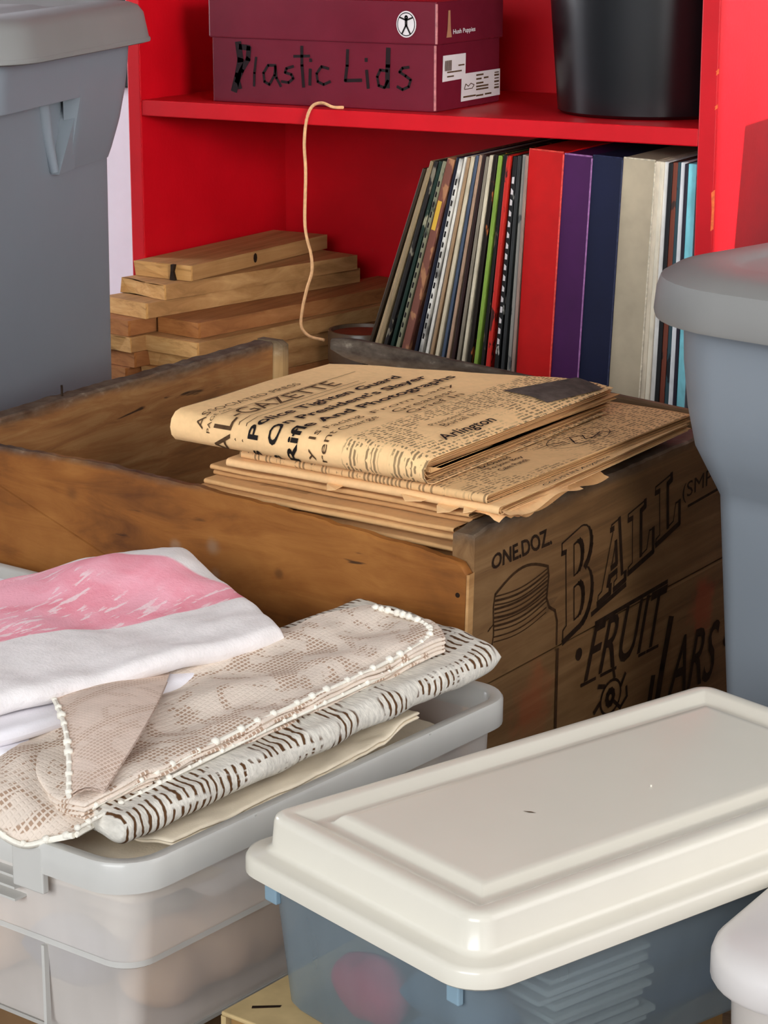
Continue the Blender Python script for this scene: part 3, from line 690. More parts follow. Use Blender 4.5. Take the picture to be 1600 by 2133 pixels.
# ------------------------------------------------------------------ newspapers
G_NEWS = 'yellowed newspapers stacked in the crate'
def newspaper(label, x0, x1, y0, D, z0, t, nl, yaw=0.0, seed=0, mat=None, jx=.004, jy=.004, wave=.0010, curl=0.0, skew=0.0):
    rnd = random.Random(seed); px, py = (x0 + x1) / 2, y0 + D / 2
    T = CR @ Matrix.Translation((px, py, 0)) @ Matrix.Rotation(yaw, 4, 'Z') @ Matrix.Translation((-px, -py, 0))
    root = thing('newspaper', label, 'newspaper', T, (px, py, z0), G_NEWS)
    nx = 16; mb = MB(); first = None
    for i in range(nl):
        Ri = (t / 2) * (1 - i / nl) - .00005 * i; th = .00045
        ax0, ax1 = x0 + jx * rnd.random() * (i > 0), x1 - jx * rnd.random() * (i > 0); yy = y0 + (jy * rnd.random() if i else 0) + (t / 2 - Ri) * .9
        De, De2 = D - jy * 2 * rnd.random(), D - jy * 2 * rnd.random()
        ph = rnd.random() * 9
        path = [(De, -1, None), (De * .6, -1, None), (De * .25, -1, None)] + [(None, None, a) for a in range(-90, 91, 30)] + [(De2 * .25, 1, None), (De2 * .6, 1, None), (De2, 1, None)]
        rings = []
        for k in range(nx + 1):
            x = ax0 + (ax1 - ax0) * k / nx; o_, n_ = [], []
            for (v, sgn, a) in path:
                if a is None: y, z, nz, ny = yy + v * (1 + skew * (x - x1)), sgn * Ri, sgn, 0
                else: ca, sa = math.cos(math.radians(a)), math.sin(math.radians(a)); y, z, nz, ny = yy + Ri - Ri * ca, Ri * sa, sa, -ca
                wv = wave * noise.noise(Vector((x * 22, y * 16, ph))) * (1 if z > -Ri * .5 or i else .3)
                if z > 0 and curl: wv -= curl * max(0, (x - (x1 - .035)) / .035) ** 2
                xx = x + (jx * .5 * noise.noise(Vector((y * 40, ph, 2))) if k in (0, nx) else 0)
                o_.append((xx, y, z0 + t / 2 + z + wv)); n_.append((xx, y - ny * th, z0 + t / 2 + z + wv - nz * th))
            rings.append(o_ + n_[::-1])
        m_ = MB().loft(rings, True, True)
        if i == 0: first = m_
        else: mb.add(m_.v, m_.f)
    part('outer_sheet', first, mat or M['paper'], root, 50)
    p = part('inner_pages', mb, M['paper_old'] if nl == 3 else M['paper_edge'], root, 50); p['kind'] = 'stuff'
    def surf(s, x, R=t / 2):                   # s runs along the sheet from the fold, upwards
        e = .0006
        if abs(s) < PI * R / 2: a = s / R; return (x, y0 + R - (R + e) * math.cos(a), z0 + R + (R + e) * math.sin(a) + wave * .2)
        y = y0 + R + abs(s) - PI * R / 2
        return (x, y, z0 + R + math.copysign(R + e + wave * .5, s) - (curl * max(0, (x - (x1 - .035)) / .035) ** 2 if s > 0 else 0))
    return root, surf
zf = -CH + .0125; z = zf; rnd = random.Random(4)
heights = [.0145] * 12 + [.0052] * 20
scale_ = (.0075 - zf) / sum(heights)
NTH = ['lowest', 'second from the bottom'] + [f'{o} from the bottom' for o in ORD[2:]] + [f'twenty-{o} from the bottom' for o in ORD[:9]] + ['thirtieth from the bottom'] + [f'thirty-{o} from the bottom' for o in ORD[:3]]
for i in range(32):
    t = heights[i] * scale_; hi = i > 11
    x0 = -.250 - .016 * rnd.random() - (.016 if 14 < i < 26 else 0); x1 = -.0200 - .006 * rnd.random()
    newspaper(f'folded yellowed newspaper in the wooden crate, {NTH[i]} of the stack', x0, x1, .010 + .024 * rnd.random(), .335 + .01 * rnd.random(), z, t * (.98 - .25 * rnd.random() * hi), 3, (rnd.random() - .5) * .02, i, M['paper_edge'] if i % 3 else M['paper_old'], .008, .012, .0013)
    z += t
r1, sf1 = newspaper('yellowed newspaper second from the top whose right edge overhangs the printed end board', -.245, .004, .020, .345, .0095, .0070, 4, .02, 31, None, .005, .004, .0010)
r2, sf2 = newspaper('wide newspaper lying flat under the top one with a sketched cartoon showing', -.232, -.002, .022, .352, .0168, .0072, 4, -.01, 32, M['paper_set'], .005, .004, .0012)
r3, sf3 = newspaper('topmost folded newspaper with black headlines about police and the president', -.288, -.052, .002, .325, .0262, .0265, 7, .02, 33, M['paper_top'], .006, .006, .0014, .006, 1.15)
ft = lambda s, x: sf3(s, x)
def line_(mb, s_, s0, s1, xb, h, bold=0.0): put_text(mb, s_, quad((s0, xb), (s1, xb), (s1, xb - h), (s0, xb - h)), ft, bold, 30)
def print_line(nm, mat, s_, s0, s1, xb, h, bold=0.0):
    mb = MB(); line_(mb, s_, s0, s1, xb, h, bold); part(nm, mb, mat, r3)
for a_ in (("'s Police Tighten Guard", -.022, .226, -.2000), ("e On President's Slayer", -.022, .240, -.1815), ('Rifle And Photographs', -.014, .256, -.1630)): print_line('headline', M['ink'], *a_, .0130, .022)
for a_ in (('ASSOCIATED PRESS', .002, .150, -.2560, .0068), ('AL-GAZETTE', -.020, .172, -.2290, .0170), ('PAGE ONE', .000, .040, -.2490, .0032), ('y Is Facing', -.008, .080, -.1490, .0085), ('rent Charge', -.008, .085, -.1370, .0085), ('From Lady', .095, .225, -.1480, .0075), ('Greatest', .108, .205, -.1370, .0075), ('Grief In', .112, .200, -.1260, .0075), ('President', .085, .135, -.0900, .0052), ('Burial In', .090, .145, -.0810, .0070)): print_line('printed_line', M['ink_faded'], *a_)
print_line('printed_line', M['ink'], 'Arlington', .060, .142, -.0605, .0125, .012)
for a, b, x in ((-.016, .19, -.2245), (-.016, .19, -.2175), (.02, .22, -.2470)):
    mb = MB(); stroke(mb, [(a + (b - a) * k / 14, x) for k in range(15)], .0007, ft); part('printed_rule', mb, M['ink_faded'], r3)
mb = MB(); q_ = quad((.225, -.062), (.312, -.0535), (.318, -.082), (.232, -.108)); mb.grid(lambda u, v: ft(*q_(u, v)), 10, 8); part('news_photo', mb, M['photo_gray'], r3, label='gray halftone photograph')
# second sheet's print
f2 = lambda s, x: sf2(s, x)
for s_, s0, s1, xb in (('Ex-Oswald', .066, .112, -.044), ('To Join Boy', .066, .120, -.036), ('Calm Punch', .070, .114, -.028)):
    mb = MB(); put_text(mb, s_, quad((s0, xb), (s1, xb), (s1, xb - .0055), (s0, xb - .0055)), f2, .01); part('printed_line', mb, M['ink'], r2)
mb = MB(); stroke(mb, arc(.205, -.034, .045, .017, 0, 360, 26), .0006, f2)
for pts in ([(.19, -.03), (.20, -.04), (.215, -.036), (.205, -.028), (.225, -.024), (.22, -.042)], [(.21, -.025), (.235, -.030), (.245, -.022)], [(.195, -.036), (.185, -.026), (.205, -.020)], [(.165, -.042), (.185, -.036)], [(.165, -.036), (.182, -.030)]): stroke(mb, pts, .0011, f2)
part('cartoon_print', mb, M['ink'], r2, label='small ink cartoon')
mb = MB(); f1 = lambda s, x: sf1(s, x)
put_text(mb, 'COUSTIN Anyplace', quad((.075, .0045), (.190, .0045), (.190, .0005), (.075, .0005)), f1, .01); part('edge_print', mb, M['ink'], r1)

# torn and curled page ends along the front and over the end board
def sliver(nm, root, pts, mat=None):
    mb = MB(); n = len(pts); mb.add(pts + [(x, y, z - .0005) for x, y, z in pts], [list(range(n)), list(range(n, 2 * n))[::-1]] + [[i, (i + 1) % n, (i + 1) % n + n, i + n] for i in range(n)])
    part(nm, mb, mat or M['paper'], root)
for x, y, z, w_, d in ((-.085, .016, .0135, .030, .010), (-.050, .012, .0105, .020, .014), (-.150, .014, .0110, .016, .007), (-.028, .016, .0125, .014, .012)):
    sliver('torn_flap', r1, [(x, y + .014, z + .001), (x + w_, y + .016, z + .001), (x + w_ * .8, y - .001, z - .0015), (x + w_ * .35, y - d * .3, z - .003), (x + w_ * .1, y + .004, z)])
for k, (y0_, y1_, z_, xo) in enumerate(((.020, .085, .0065, .004), (.035, .105, .0045, .006), (.028, .150, .0085, .009), (.055, .200, .0060, .007))):
    mb = MB(); mb.grid(lambda u, v: (-.030 + (xo + .030) * u, y0_ + (y1_ - y0_) * v, z_ + .0028 * math.sin(9 * v + k) * u + .003 * math.sin(PI * u) - (.002 if u > .85 else 0)), 8, 20)
    part('curled_page', mb, M['paper_edge'] if k % 2 else M['paper'], r1, 60)

# ================================================================== BIN OF LINENS
LN = WR @ Matrix.Translation((0, 0, ZC)) @ Matrix.Scale(.972, 4) @ frame((-.1529, 1.2876, -.5677), -.6604)
LT_ = (TZ - ZC) / .972 + .5677                       # table top in this frame
lb = thing('storage_bin', 'frosted plastic bin without a lid heaped with lace and towels', 'storage bin', LN, (-.15, .2, -.140))
LR = (-.62, .001, -.001, .412)
R_ = lambda r, z, i: ring(*LR, .034, z, i, 8)
mb = MB().loft([R_(.04, -.138, .030), R_(.04, -.140, .026), R_(.04, -.132, .0215), R_(.04, -.076, .0165), R_(.04, -.073, .0135), R_(.04, -.069, .0130), R_(.04, -.0165, .0105)], True, False)
part('bin_wall', mb, M['frost'], lb, 50)
mb = MB().loft([R_(.04, -.0705, .0125), R_(.04, -.0745, .0125), R_(.04, -.0755, .0140)]); part('wall_step', mb, M['frost_rim'], lb, 50)
mb = MB().loft([R_(.04, -.0165, .0105), R_(.04, -.0195, .0015), R_(.04, -.0200, .0002), R_(.04, -.002, .0), R_(.04, 0, .0015), R_(.04, .0002, .0085), R_(.04, -.002, .0108), R_(.04, -.018, .0118)])
part('bin_rim', mb, M['frost_rim'], lb, 50)
mb = MB().loft([R_(.04, -.1405, .028), R_(.04, -.1425, .024), R_(.04, -.1385, .0225)]); part('base_ridge', mb, M['frost_rim'], lb, 50)
mb = MB()
mb.box(-.099, -.072, -.0012, .004, -.034, -.0025, b=.001); part('handle_block', mb, M['frost_rim'], lb, label='stepped block under the rim beside the handle')
for k, zz in enumerate((-.029, -.037, -.045)):
    part('handle_rib', MB().box(-.255, -.100, .0008, .012, zz - .0016, zz), M['frost_rim'], lb)
for y in (.115, .30): part('rim_step', MB().box(-.0015, .0006, y, y + .002, -.0198, -.0006), M['frost_rim'], lb)
part('wall_rib', MB().box(-.0905, -.0880, .0125, .0165, -.135, -.078), M['frost_rim'], lb)
solo('flat_carton', MB().box(-.575, -.035, .03, .37, LT_, -.1426, b=.003), plain('brown_carton', lin(120, 92, 64), .85, .1, .1), 'flat brown carton under the bin of linens', 'carton', LN, (-.15, .2, LT_))

def slab(c, t, layers=1, r=.012, amp=.002, fq=30, nu=44, nv=44, rnd=.25, seed=0, jit=.003, post=None, keep=None):
    """folded cloth: c = near-right, far-right, far-left, near-left corners (x, y, underside z)"""
    c = [Vector(p) for p in c]; rr_ = random.Random(seed); mb = MB(); tl = t / layers
    Lu = ((c[3] - c[0]).length + (c[2] - c[1]).length) / 2; Lv = ((c[1] - c[0]).length + (c[2] - c[3]).length) / 2
    for k in range(layers):
        ins = [jit * rr_.random() if k < layers else 0 for _ in range(4)]
        def P(u, v, side):
            uu = (ins[0] / Lu) + u * (1 - (ins[0] + ins[1]) / Lu); vv = (ins[2] / Lv) + v * (1 - (ins[2] + ins[3]) / Lv)
            a, b = 2 * uu - 1, 2 * vv - 1
            a, b = a * math.sqrt(1 - rnd * b * b / 2 * abs(a)), b * math.sqrt(1 - rnd * a * a / 2 * abs(b))
            uu, vv = (a + 1) / 2, (b + 1) / 2
            p = (c[0] * (1 - uu) + c[3] * uu) * (1 - vv) + (c[1] * (1 - uu) + c[2] * uu) * vv
            du, dv = min(u, 1 - u) * Lu, min(v, 1 - v) * Lv; rl = min(r, tl * .9)
            f = lambda e: math.sqrt(max(0, 1 - (1 - min(1, e / rl)) ** 2))
            pr = f(du) * f(dv)
            z = p.z + k * tl + tl / 2 + side * tl / 2 * pr * .98
            z += amp * noise.noise(Vector((p.x * fq, p.y * fq, seed * 2.3))) + amp * .5 * noise.noise(Vector((p.x * fq * 2.7, p.y * fq * 1.6, seed * 1.3 + 9)))
            q = Vector((p.x + amp * .8 * noise.noise(Vector((p.y * fq * 1.3, k * .7, seed))), p.y, z))
            return post(q, uu, vv, k, side) if post else q
        # denser rows near the edges so that the rounded hem keeps its shape
        e = lambda t_: .5 - .5 * math.cos(PI * t_) if True else t_
        mb.grid(lambda u, v: P(e(u), e(v), 1), nu, nv); mb.grid(lambda u, v: P(e(u), e(v), -1), nu, nv)
    return mb
def cloth(name, mb, mat, label, cat, base, group=None, mats=None, pick=None):
    o = solo(name, mb, mat, label, cat, LN, base, group, smooth=80)
    if mats:
        for m in mats: o.data.materials.append(m)
        bx = Vector(base)
        for p in o.data.polygons: p.material_index = pick(p.center + bx)
    return o
G_L = 'folded linens in the frosted bin'
lo = lambda z: [(-.030, .036, z), (-.026, .375, z), (-.57, .375, z), (-.57, .036, z)]
cloth('folded_cloth', slab([(-.100, .125, -.1365), (-.100, .372, -.1365), (-.57, .372, -.1365), (-.57, .125, -.1365)], .030, 2, r=.016, amp=.0030, fq=16, seed=1), M['cream_cloth'], 'cream folded cloth at the bottom of the linen bin', 'linen', (-.15, .2, -.1365), G_L)
cloth('folded_cloth', slab([(-.100, .125, -.1040), (-.100, .365, -.1040), (-.57, .365, -.1040), (-.57, .125, -.1040)], .022, 1, r=.02, amp=.0045, fq=14, seed=2), M['blue_cloth'], 'grayish blue folded cloth low in the linen bin', 'linen', (-.15, .2, -.106), G_L)
cloth('folded_cloth', slab([(-.094, .125, -.0800), (-.094, .375, -.0800), (-.57, .375, -.0800), (-.57, .125, -.0800)], .028, 2, r=.018, amp=.0040, fq=15, seed=3), M['rose_cloth'], 'dusty rose folded cloth halfway up the linen bin', 'linen', (-.15, .2, -.079), G_L)
cloth('folded_cloth', slab([(-.020, .03, -.052), (-.018, .38, -.052), (-.58, .38, -.052), (-.58, .03, -.052)], .033, 2, amp=.0012, seed=4), M['cream_cloth'], 'pale cream folded cloth filling the linen bin up to its rim', 'linen', (-.15, .2, -.052), G_L)
for nm, c_, t_, mt, lb_, sd in (
    ('folded_cloth', [(-.180, .022, -.072), (-.180, .120, -.066), (-.330, .120, -.064), (-.330, .022, -.060)], .050, 'rose_cloth', 'dusty rose bundle behind the near wall under the bin handle', 31),
    ('folded_cloth', [(-.150, .024, -.136), (-.150, .120, -.136), (-.330, .120, -.136), (-.330, .024, -.132)], .052, 'peach_cloth', 'peach coloured bundle low behind the near wall of the linen bin', 32),
    ('folded_cloth', [(-.060, .022, -.118), (-.060, .070, -.118), (-.130, .070, -.118), (-.130, .022, -.114)], .045, 'blue_cloth', 'small dusty blue bundle behind the near wall beside the corner', 33),
    ('folded_cloth', [(-.020, .090, -.070), (-.020, .260, -.066), (-.090, .260, -.066), (-.090, .090, -.070)], .046, 'towel_white', 'white bundle high behind the long wall of the linen bin', 34),
    ('folded_cloth', [(-.026, .060, -.136), (-.026, .210, -.136), (-.090, .210, -.136), (-.090, .060, -.136)], .048, 'peach_cloth', 'peach coloured bundle low behind the long wall of the linen bin', 35)):
    cloth(nm, slab(c_, t_, 1, r=.03, amp=.007, fq=26, seed=sd, rnd=.55, nu=26, nv=26), M[mt], lb_, 'linen', c_[3], G_L)
# cream cloth with a lifted corner lying over the long rim
def lift(q, u, v, k, s):
    d = max(0, 1 - ((q.y - .300) / .030) ** 2) * max(0, 1 - (q.x + .012) / -.055) if q.x < -.012 else max(0, 1 - ((q.y - .300) / .030) ** 2)
    q.z += .0085 * max(0, d) ; return q
cloth('scalloped_cloth', slab([(-.0115, .050, -.0085), (-.0095, .318, -.0020), (-.12, .33, -.003), (-.13, .05, -.010)], .0055, 2, amp=.0018, fq=46, seed=5, post=lift), M['cream_cloth'], 'thin cream cloth whose lifted corner overhangs the bin rim', 'linen', (-.06, .2, -.004), G_L)
# white and brown openwork tablecloth
bq = [(-.020, .012, -.001), (-.002, .404, .0190), (-.165, .432, .0215), (-.19, .06, .003)]
ow = cloth('openwork_tablecloth', slab(bq, .0200, 1, r=.010, amp=.0030, fq=24, seed=6, rnd=.12, nu=60, nv=70), M['lace_brown'], 'thick folded white openwork tablecloth with brown slits under the beige lace', 'tablecloth', (-.1, .22, .004), G_L)
# beige lace tablecloth, folded in several thicknesses
lq = [(-.046, -.002, .0155), (-.026, .378, .0365), (-.122, .398, .0385), (-.225, .090, .0185)]
def droop(q, u, v, k, s):
    e = max(0, (.10 - q.y) / .10); q.z -= .010 * e * e; q.z += .0022 * math.sin(q.x * 95 - q.y * 12 + 2 * math.sin(q.y * 14)) * min(1, 6 * min(u, 1 - u)); return q
lc = cloth('lace_tablecloth', slab(lq, .0125, 4, r=.006, amp=.0032, fq=26, seed=7, rnd=.34, nu=64, nv=64, jit=.004, post=droop), M['lace_beige'], 'folded beige lace tablecloth lying on the white openwork cloth', 'tablecloth', (-.1, .2, .02), G_L)
def edge_pt(c, t, zt):
    a = Vector(c[0]).lerp(Vector(c[1]), t); a.z += zt; return a
def beads(path, r0, rb, n):
    mb = MB(); P = smooth_path(path, 10); mb.tube(P, r0, 6); m = len(P)
    pts = []
    for i in range(n):
        p = P[int((i + .5) / n * (m - 1))]; k = rb * (.7 + .6 * noise.random()); bm = bmesh.new(); bmesh.ops.create_icosphere(bm, subdivisions=1, radius=k)
        mb.add([v.co + p + Vector((0, 0, r0 * .4)) for v in bm.verts], [[v.index for v in f.verts] for f in bm.faces]); bm.free()
    return mb
def on_slab(c, u, v, dz):
    c = [Vector(p) for p in c]; p = (c[0] * (1 - u) + c[3] * u) * (1 - v) + (c[1] * (1 - u) + c[2] * u) * v; p.z += dz; return p
tr = beads([on_slab(lq, u, v, d) for u, v, d in ((.05, .06, .003), (.035, .2, .0085), (.03, .4, .0125), (.035, .6, .0130), (.05, .78, .0130), (.12, .92, .0132), (.30, .965, .0132), (.6, .968, .0132), (.85, .95, .0132))], .0014, .0026, 34)
part('scalloped_edging', tr, M['trim_white'], lc, 60, label='white knotted edging of the lace')
tr = beads([on_slab(lq, u, v, d) for u, v, d in ((.012, .02, -.002), (.006, .2, .0035), (.004, .45, .0065), (.01, .7, .0065), (.05, .88, .0065))], .0013, .0021, 26)
part('scalloped_edging', tr, M['trim_white'], lc, 60, label='white knotted edging of a lower fold')
# crumpled end of another lace cloth near the front corner
def crumple(u, v):
    x = -.34 + .285 * u; y = .004 + (.212 - .06 * u) * v
    w_ = 2 * PI * (u * 2.9 + .10)
    hem = (1 - v) ** 3                        # the hem stands up in waves along the near edge
    z = .013 + .020 * math.sin(PI * min(1, v * 1.05)) ** .8 * (1 - .30 * u)
    z += hem * (-.001 + .013 * math.sin(w_)) + .006 * math.sin(9 * u + 4 * v + 1.4 * math.sin(5 * v)) * (1 - hem) + .004 * noise.noise(Vector((u * 7, v * 7, 1)))
    k = min(1, min(u + .02, 1 - u, 1 - v) / .10)
    return Vector((x + .010 * math.sin(8 * v + 1) * (1 - u), y + hem * (.013 * math.cos(w_) - .006), .004 + (z - .004) * (.25 + .75 * k)))
mb = MB().grid(crumple, 56, 46); mb.grid(lambda u, v: crumple(u, v) - Vector((0, 0, .0018)), 56, 46)
cr = cloth('crumpled_lace', mb, M['lace_beige'], 'crumpled beige lace cloth bunched up at the near corner of the bin', 'lace cloth', (-.2, .1, .02), G_L)
part('scalloped_edging', beads([crumple(k / 20, .0) + Vector((0, -.001, .0005)) for k in range(21)], .0022, .0028, 26), M['trim_white'], cr, 60)
part('scalloped_edging', beads([crumple(1, v) + Vector((.001, 0, .0005)) for v in (.0, .2, .4, .6, .8, 1)], .0018, .0026, 14), M['trim_white'], cr, 60)
# the turned-down corner that hangs over it
def flap(u, v):
    a = Vector((-.150, .200, .040)).lerp(Vector((-.200, .125, .046)), u); b = Vector((-.048, .030, .031)).lerp(Vector((-.062, .014, .029)), u)
    p = a.lerp(b, v); p.z += .010 * math.sin(PI * v) * (1 - .3 * u) + .004 * math.sin(PI * u); p.x += .010 * math.sin(PI * v); return p
mb = MB().grid(flap, 16, 30); mb.grid(lambda u, v: flap(u, v) - Vector((0, 0, .002)), 16, 30)
fl = cloth('lace_flap', mb, M['lace_inner'], 'pointed corner of lace folded down between the towels and near rim', 'lace cloth', (-.12, .11, .03), G_L)
part('scalloped_edging', beads([flap(1, v) for v in (0, .15, .3, .45, .6, .75, .9, 1)], .0018, .0028, 14), M['trim_white'], fl, 60)
# white sheets and towels at the back of the bin
sq = lambda z, d: [(-.160 + d, .03, z), (-.128 + d * .3, .285, z), (-.30, .36, z), (-.50, .20, z), (-.50, .03, z)][:2] + [(-.47, .30, z), (-.47, .03, z)]
cloth('folded_sheet', slab(sq(.003, .040), .0125, 2, amp=.0015, seed=11, jit=.004), M['pink_dark'], 'deep pink folded cloth showing as a sliver beneath the white sheets', 'linen', (-.2, .17, .003), G_L)
cloth('folded_sheet', slab(sq(.0165, .028), .0125, 1, r=.006, amp=.0015, seed=12), M['towel_sheet'], 'white folded sheet directly above the deep pink cloth', 'linen', (-.2, .17, .0165), G_L)
cloth('folded_sheet', slab(sq(.0295, .014), .0110, 1, r=.006, amp=.0015, seed=13), M['towel_sheet'], 'white folded sheet just under the pink and white towel', 'linen', (-.2, .17, .0295), G_L)
def hump(q, u, v, k, s):
    g1 = math.exp(-(((q.x + .285) / .045) ** 2 + ((q.y - .315) / .055) ** 2)); g2 = math.exp(-(((q.x + .320) / .035) ** 2 + ((q.y - .245) / .045) ** 2))
    g3 = math.exp(-(((q.x + .225) / .05) ** 2 + ((q.y - .235) / .04) ** 2))
    q.z -= .017 * math.exp(-(((q.x + .40) / .075) ** 2 + ((q.y - .17) / .085) ** 2))
    if s > 0: q.z += .023 * g1 + .006 * g2 - .006 * g3 + .004 * math.sin(70 * q.x + 40 * q.y) * g1
    return q
tm = N('pink_and_white_towel', .95, .05)      # woven pink pattern on white, edge runs along the towel
X_ = tm.xyz(); n1 = tm.noise(tm.co(), 26, 3, .4); n2 = tm.noise(tm.co((120, 30, 30)), 1.3, 3)
d_ = tm.math('ADD', X_[0], tm.math('MULTIPLY', tm.math('SUBTRACT', X_[1], .0), -.36))
pk = tm.math('SUBTRACT', 1.0, tm.step(tm.math('ADD', d_, tm.math('MULTIPLY', tm.math('SUBTRACT', n1, .5), .006)), -.0440, -.0415))
pk = tm.math('MULTIPLY', pk, tm.math('SUBTRACT', 1.0, tm.step(tm.math('ADD', X_[1], tm.math('MULTIPLY', X_[0], -.30)), .165, .170)))
fleck = tm.step(n2, .56, .62); band_ = tm.step(tm.noise(tm.co((8, 14, 8), loc=(2, 3, 0)), 1, 2), .46, .56)
pc = tm.mix(tm.math('MULTIPLY', fleck, tm.math('MULTIPLY', band_, .8)), tm.ramp(n1, [(.3, lin(242, 150, 164)), (.6, lin(248, 176, 190))]), lin(250, 226, 228))
wc = tm.ramp(tm.noise(tm.co(), 60, 4), [(.3, lin(232, 226, 224)), (.7, lin(246, 240, 238))])
tm.col(tm.mix(pk, wc, pc)); tm.bump(tm.noise(tm.co(), 420, 2), .5, .001)
tw = cloth('folded_towel', slab([(-.172, .03, .0405), (-.118, .300, .0405), (-.315, .385, .0405), (-.50, .03, .0405)], .0170, 1, r=.009, amp=.0042, fq=20, seed=14, post=hump, nu=70, nv=70, rnd=.18), tm.m, 'folded pink and white towel lying highest at the back of the bin', 'towel', (-.2, .17, .04), G_L)

# ================================================================== BIN WITH IVORY LID
LI = WR @ Matrix.Translation((0, 0, ZC)) @ Matrix.Scale(.935, 4) @ frame((.0548, 1.223, -.5674), -.8954)
wb = thing('lidded_bin', 'frosted blue plastic bin with an ivory snap-on lid', 'storage bin', LI, (-.1, .2, -.134))
PR = (-.207, .001, -.0035, .399); Q_ = lambda r, z, i: ring(*PR, r, z, i, 8)
part('bin_wall', MB().loft([Q_(.024, -.1335, .020), Q_(.024, -.1335, .012), Q_(.024, -.128, .0075), Q_(.024, -.045, -.0015), Q_(.024, -.034, -.002)], True), M['frost_blue'], wb, 50)
prof = [(-.012, -.034), (-.0125, -.0385), (-.0142, -.0390), (-.0160, -.0375), (-.0158, -.0285), (-.0142, -.0260), (-.0120, -.0252), (-.0035, -.0246), (-.0012, -.0232), (-.0004, -.0205), (.0010, -.0050), (.0022, -.0018), (.0050, -.0002), (.0085, 0), (.0130, 0), (.0150, -.0007), (.0222, -.0049), (.0240, -.0054), (.0300, -.0054), (.0318, -.0048), (.0352, -.0012), (.0372, -.0002), (.0420, 0)]
part('lid', MB().loft([Q_(.016, z, i) if z > -.0225 else Q_(.012, z, i) for i, z in prof], False, True), M['ivory'], wb, 42)
for x0, x1 in ((-.2005, -.188), (-.021, -.010)):
    part('lid_clip', MB().box(x0, x1, -.0075, -.0030, -.0570, -.0405, b=.001), M['frost_blue_solid'], wb)
mb = MB(); T = Matrix.Translation((-.100, .128, .0003)) @ Matrix.Rotation(.5, 4, 'Z'); mb.add([T @ Vector(p) for p in ((-.0045, 0, 0), (0, -.0008, 0), (.0048, .0003, 0), (.001, .0012, 0))], [[0, 1, 2, 3]])
part('scuff', mb, M['ink_faded'], wb, label='small dark scuff on the lid')
part('speck', MB().box(-.0830, -.0822, .2190, .2198, .0001, .0014), M['trim_white'], wb)
navy = plain('navy_cloth', lin(34, 62, 92), .8, .1, .2, 30)
G_W = 'things kept inside the lidded bin'
LIc = lambda name, mb, mat, label, cat, base: solo(name, mb, mat, label, cat, LI, base, G_W, smooth=60)
LIc('navy_cloth', slab([(-.022, .150, -.132), (-.022, .370, -.132), (-.182, .370, -.132), (-.182, .060, -.132)], .085, 3, r=.02, amp=.003, seed=21), navy, 'dark blue folded cloth inside the lidded bin', 'linen', (-.1, .22, -.132))
LIc('pink_cloth', slab([(-.105, .014, -.131), (-.105, .052, -.131), (-.172, .052, -.131), (-.172, .014, -.131)], .052, 1, r=.03, amp=.006, fq=40, seed=22, rnd=.8, nu=24, nv=24), plain('deep_rose_cloth', lin(196, 78, 92), .9, .05, .1), 'rose pink bundle seen through the front of the lidded bin', 'linen', (-.14, .03, -.131))
LIc('small_teal_cloth', slab([(-.098, .014, -.131), (-.098, .055, -.131), (-.016, .052, -.131), (-.016, .014, -.131)], .060, 2, r=.02, amp=.004, seed=23, nu=24, nv=24), plain('slate_cloth', lin(70, 92, 108), .9, .05, .15), 'slate blue cloth behind the front wall of the lidded bin', 'linen', (-.06, .03, -.131))
env = plain('gray_envelope', lin(186, 186, 178), .8, .1, .06)
for k in range(11):
    z0 = -.1315 + k * .0062; a = .02 * math.sin(k * 2.1); T = Matrix.Translation((-.013 - .002 * (k % 3), .062 + .004 * (k % 4), z0)) @ Matrix.Rotation(a * .25, 4, 'Z')
    LIc('envelope', MB().box(-.075, 0, 0, .084, .0002, .0032 + .0010 * (k % 2), T), env, f'gray envelope inside the lidded bin, {ORD[k]} from the bottom of its pile', 'envelope', (-.05, .1, z0))
# old books stacked under the lidded bin
G_B = 'old books stacked under the lidded bin'
def book(label, x0, x1, y0, y1, z0, z1, cc, base):
    o = thing('book', label, 'book', LN, base, G_B); cm = plain('cover_' + label.split()[1], cc, .7, .2, .12, 40)
    part('book_cover', MB().box(x0, x1, y0, y1, z1 - .003, z1, b=.001), cm, o); part('book_cover', MB().box(x0, x1, y0, y1, z0 + .0002, z0 + .003, b=.001), cm, o)
    part('spine', MB().box(x0, x0 + .004, y0, y1, z0 + .003, z1 - .003), cm, o)
    part('pages', MB().box(x0 + .005, x1 - .004, y0 + .004, y1 - .004, z0 + .003, z1 - .003), plain('pages_' + label.split()[1], lin(150, 116, 72), .85, .1, .15, 80), o)
    return o
zt_ = (ZC - .935 * (.5674 + .1335) - .0004 - ZC) / .972 + .5677; zm_ = (LT_ + zt_) / 2
ob = book('old cream book directly under the lidded bin, upper one of two', .021, .245, .057, .300, zm_ + .0002, zt_, lin(196, 170, 122), (.12, .16, zm_))
book('old brown book at the bottom beneath the cream book', .030, .250, .062, .300, LT_, zm_, lin(104, 74, 46), (.12, .16, LT_))
mb = MB(); mb.add([(x, y, zt_ + .0003) for x, y in ((.032, .074), (.046, .086), (.047, .083), (.034, .071))], [[0, 1, 2, 3]]); part('crack', mb, M['ink_brown'], ob)

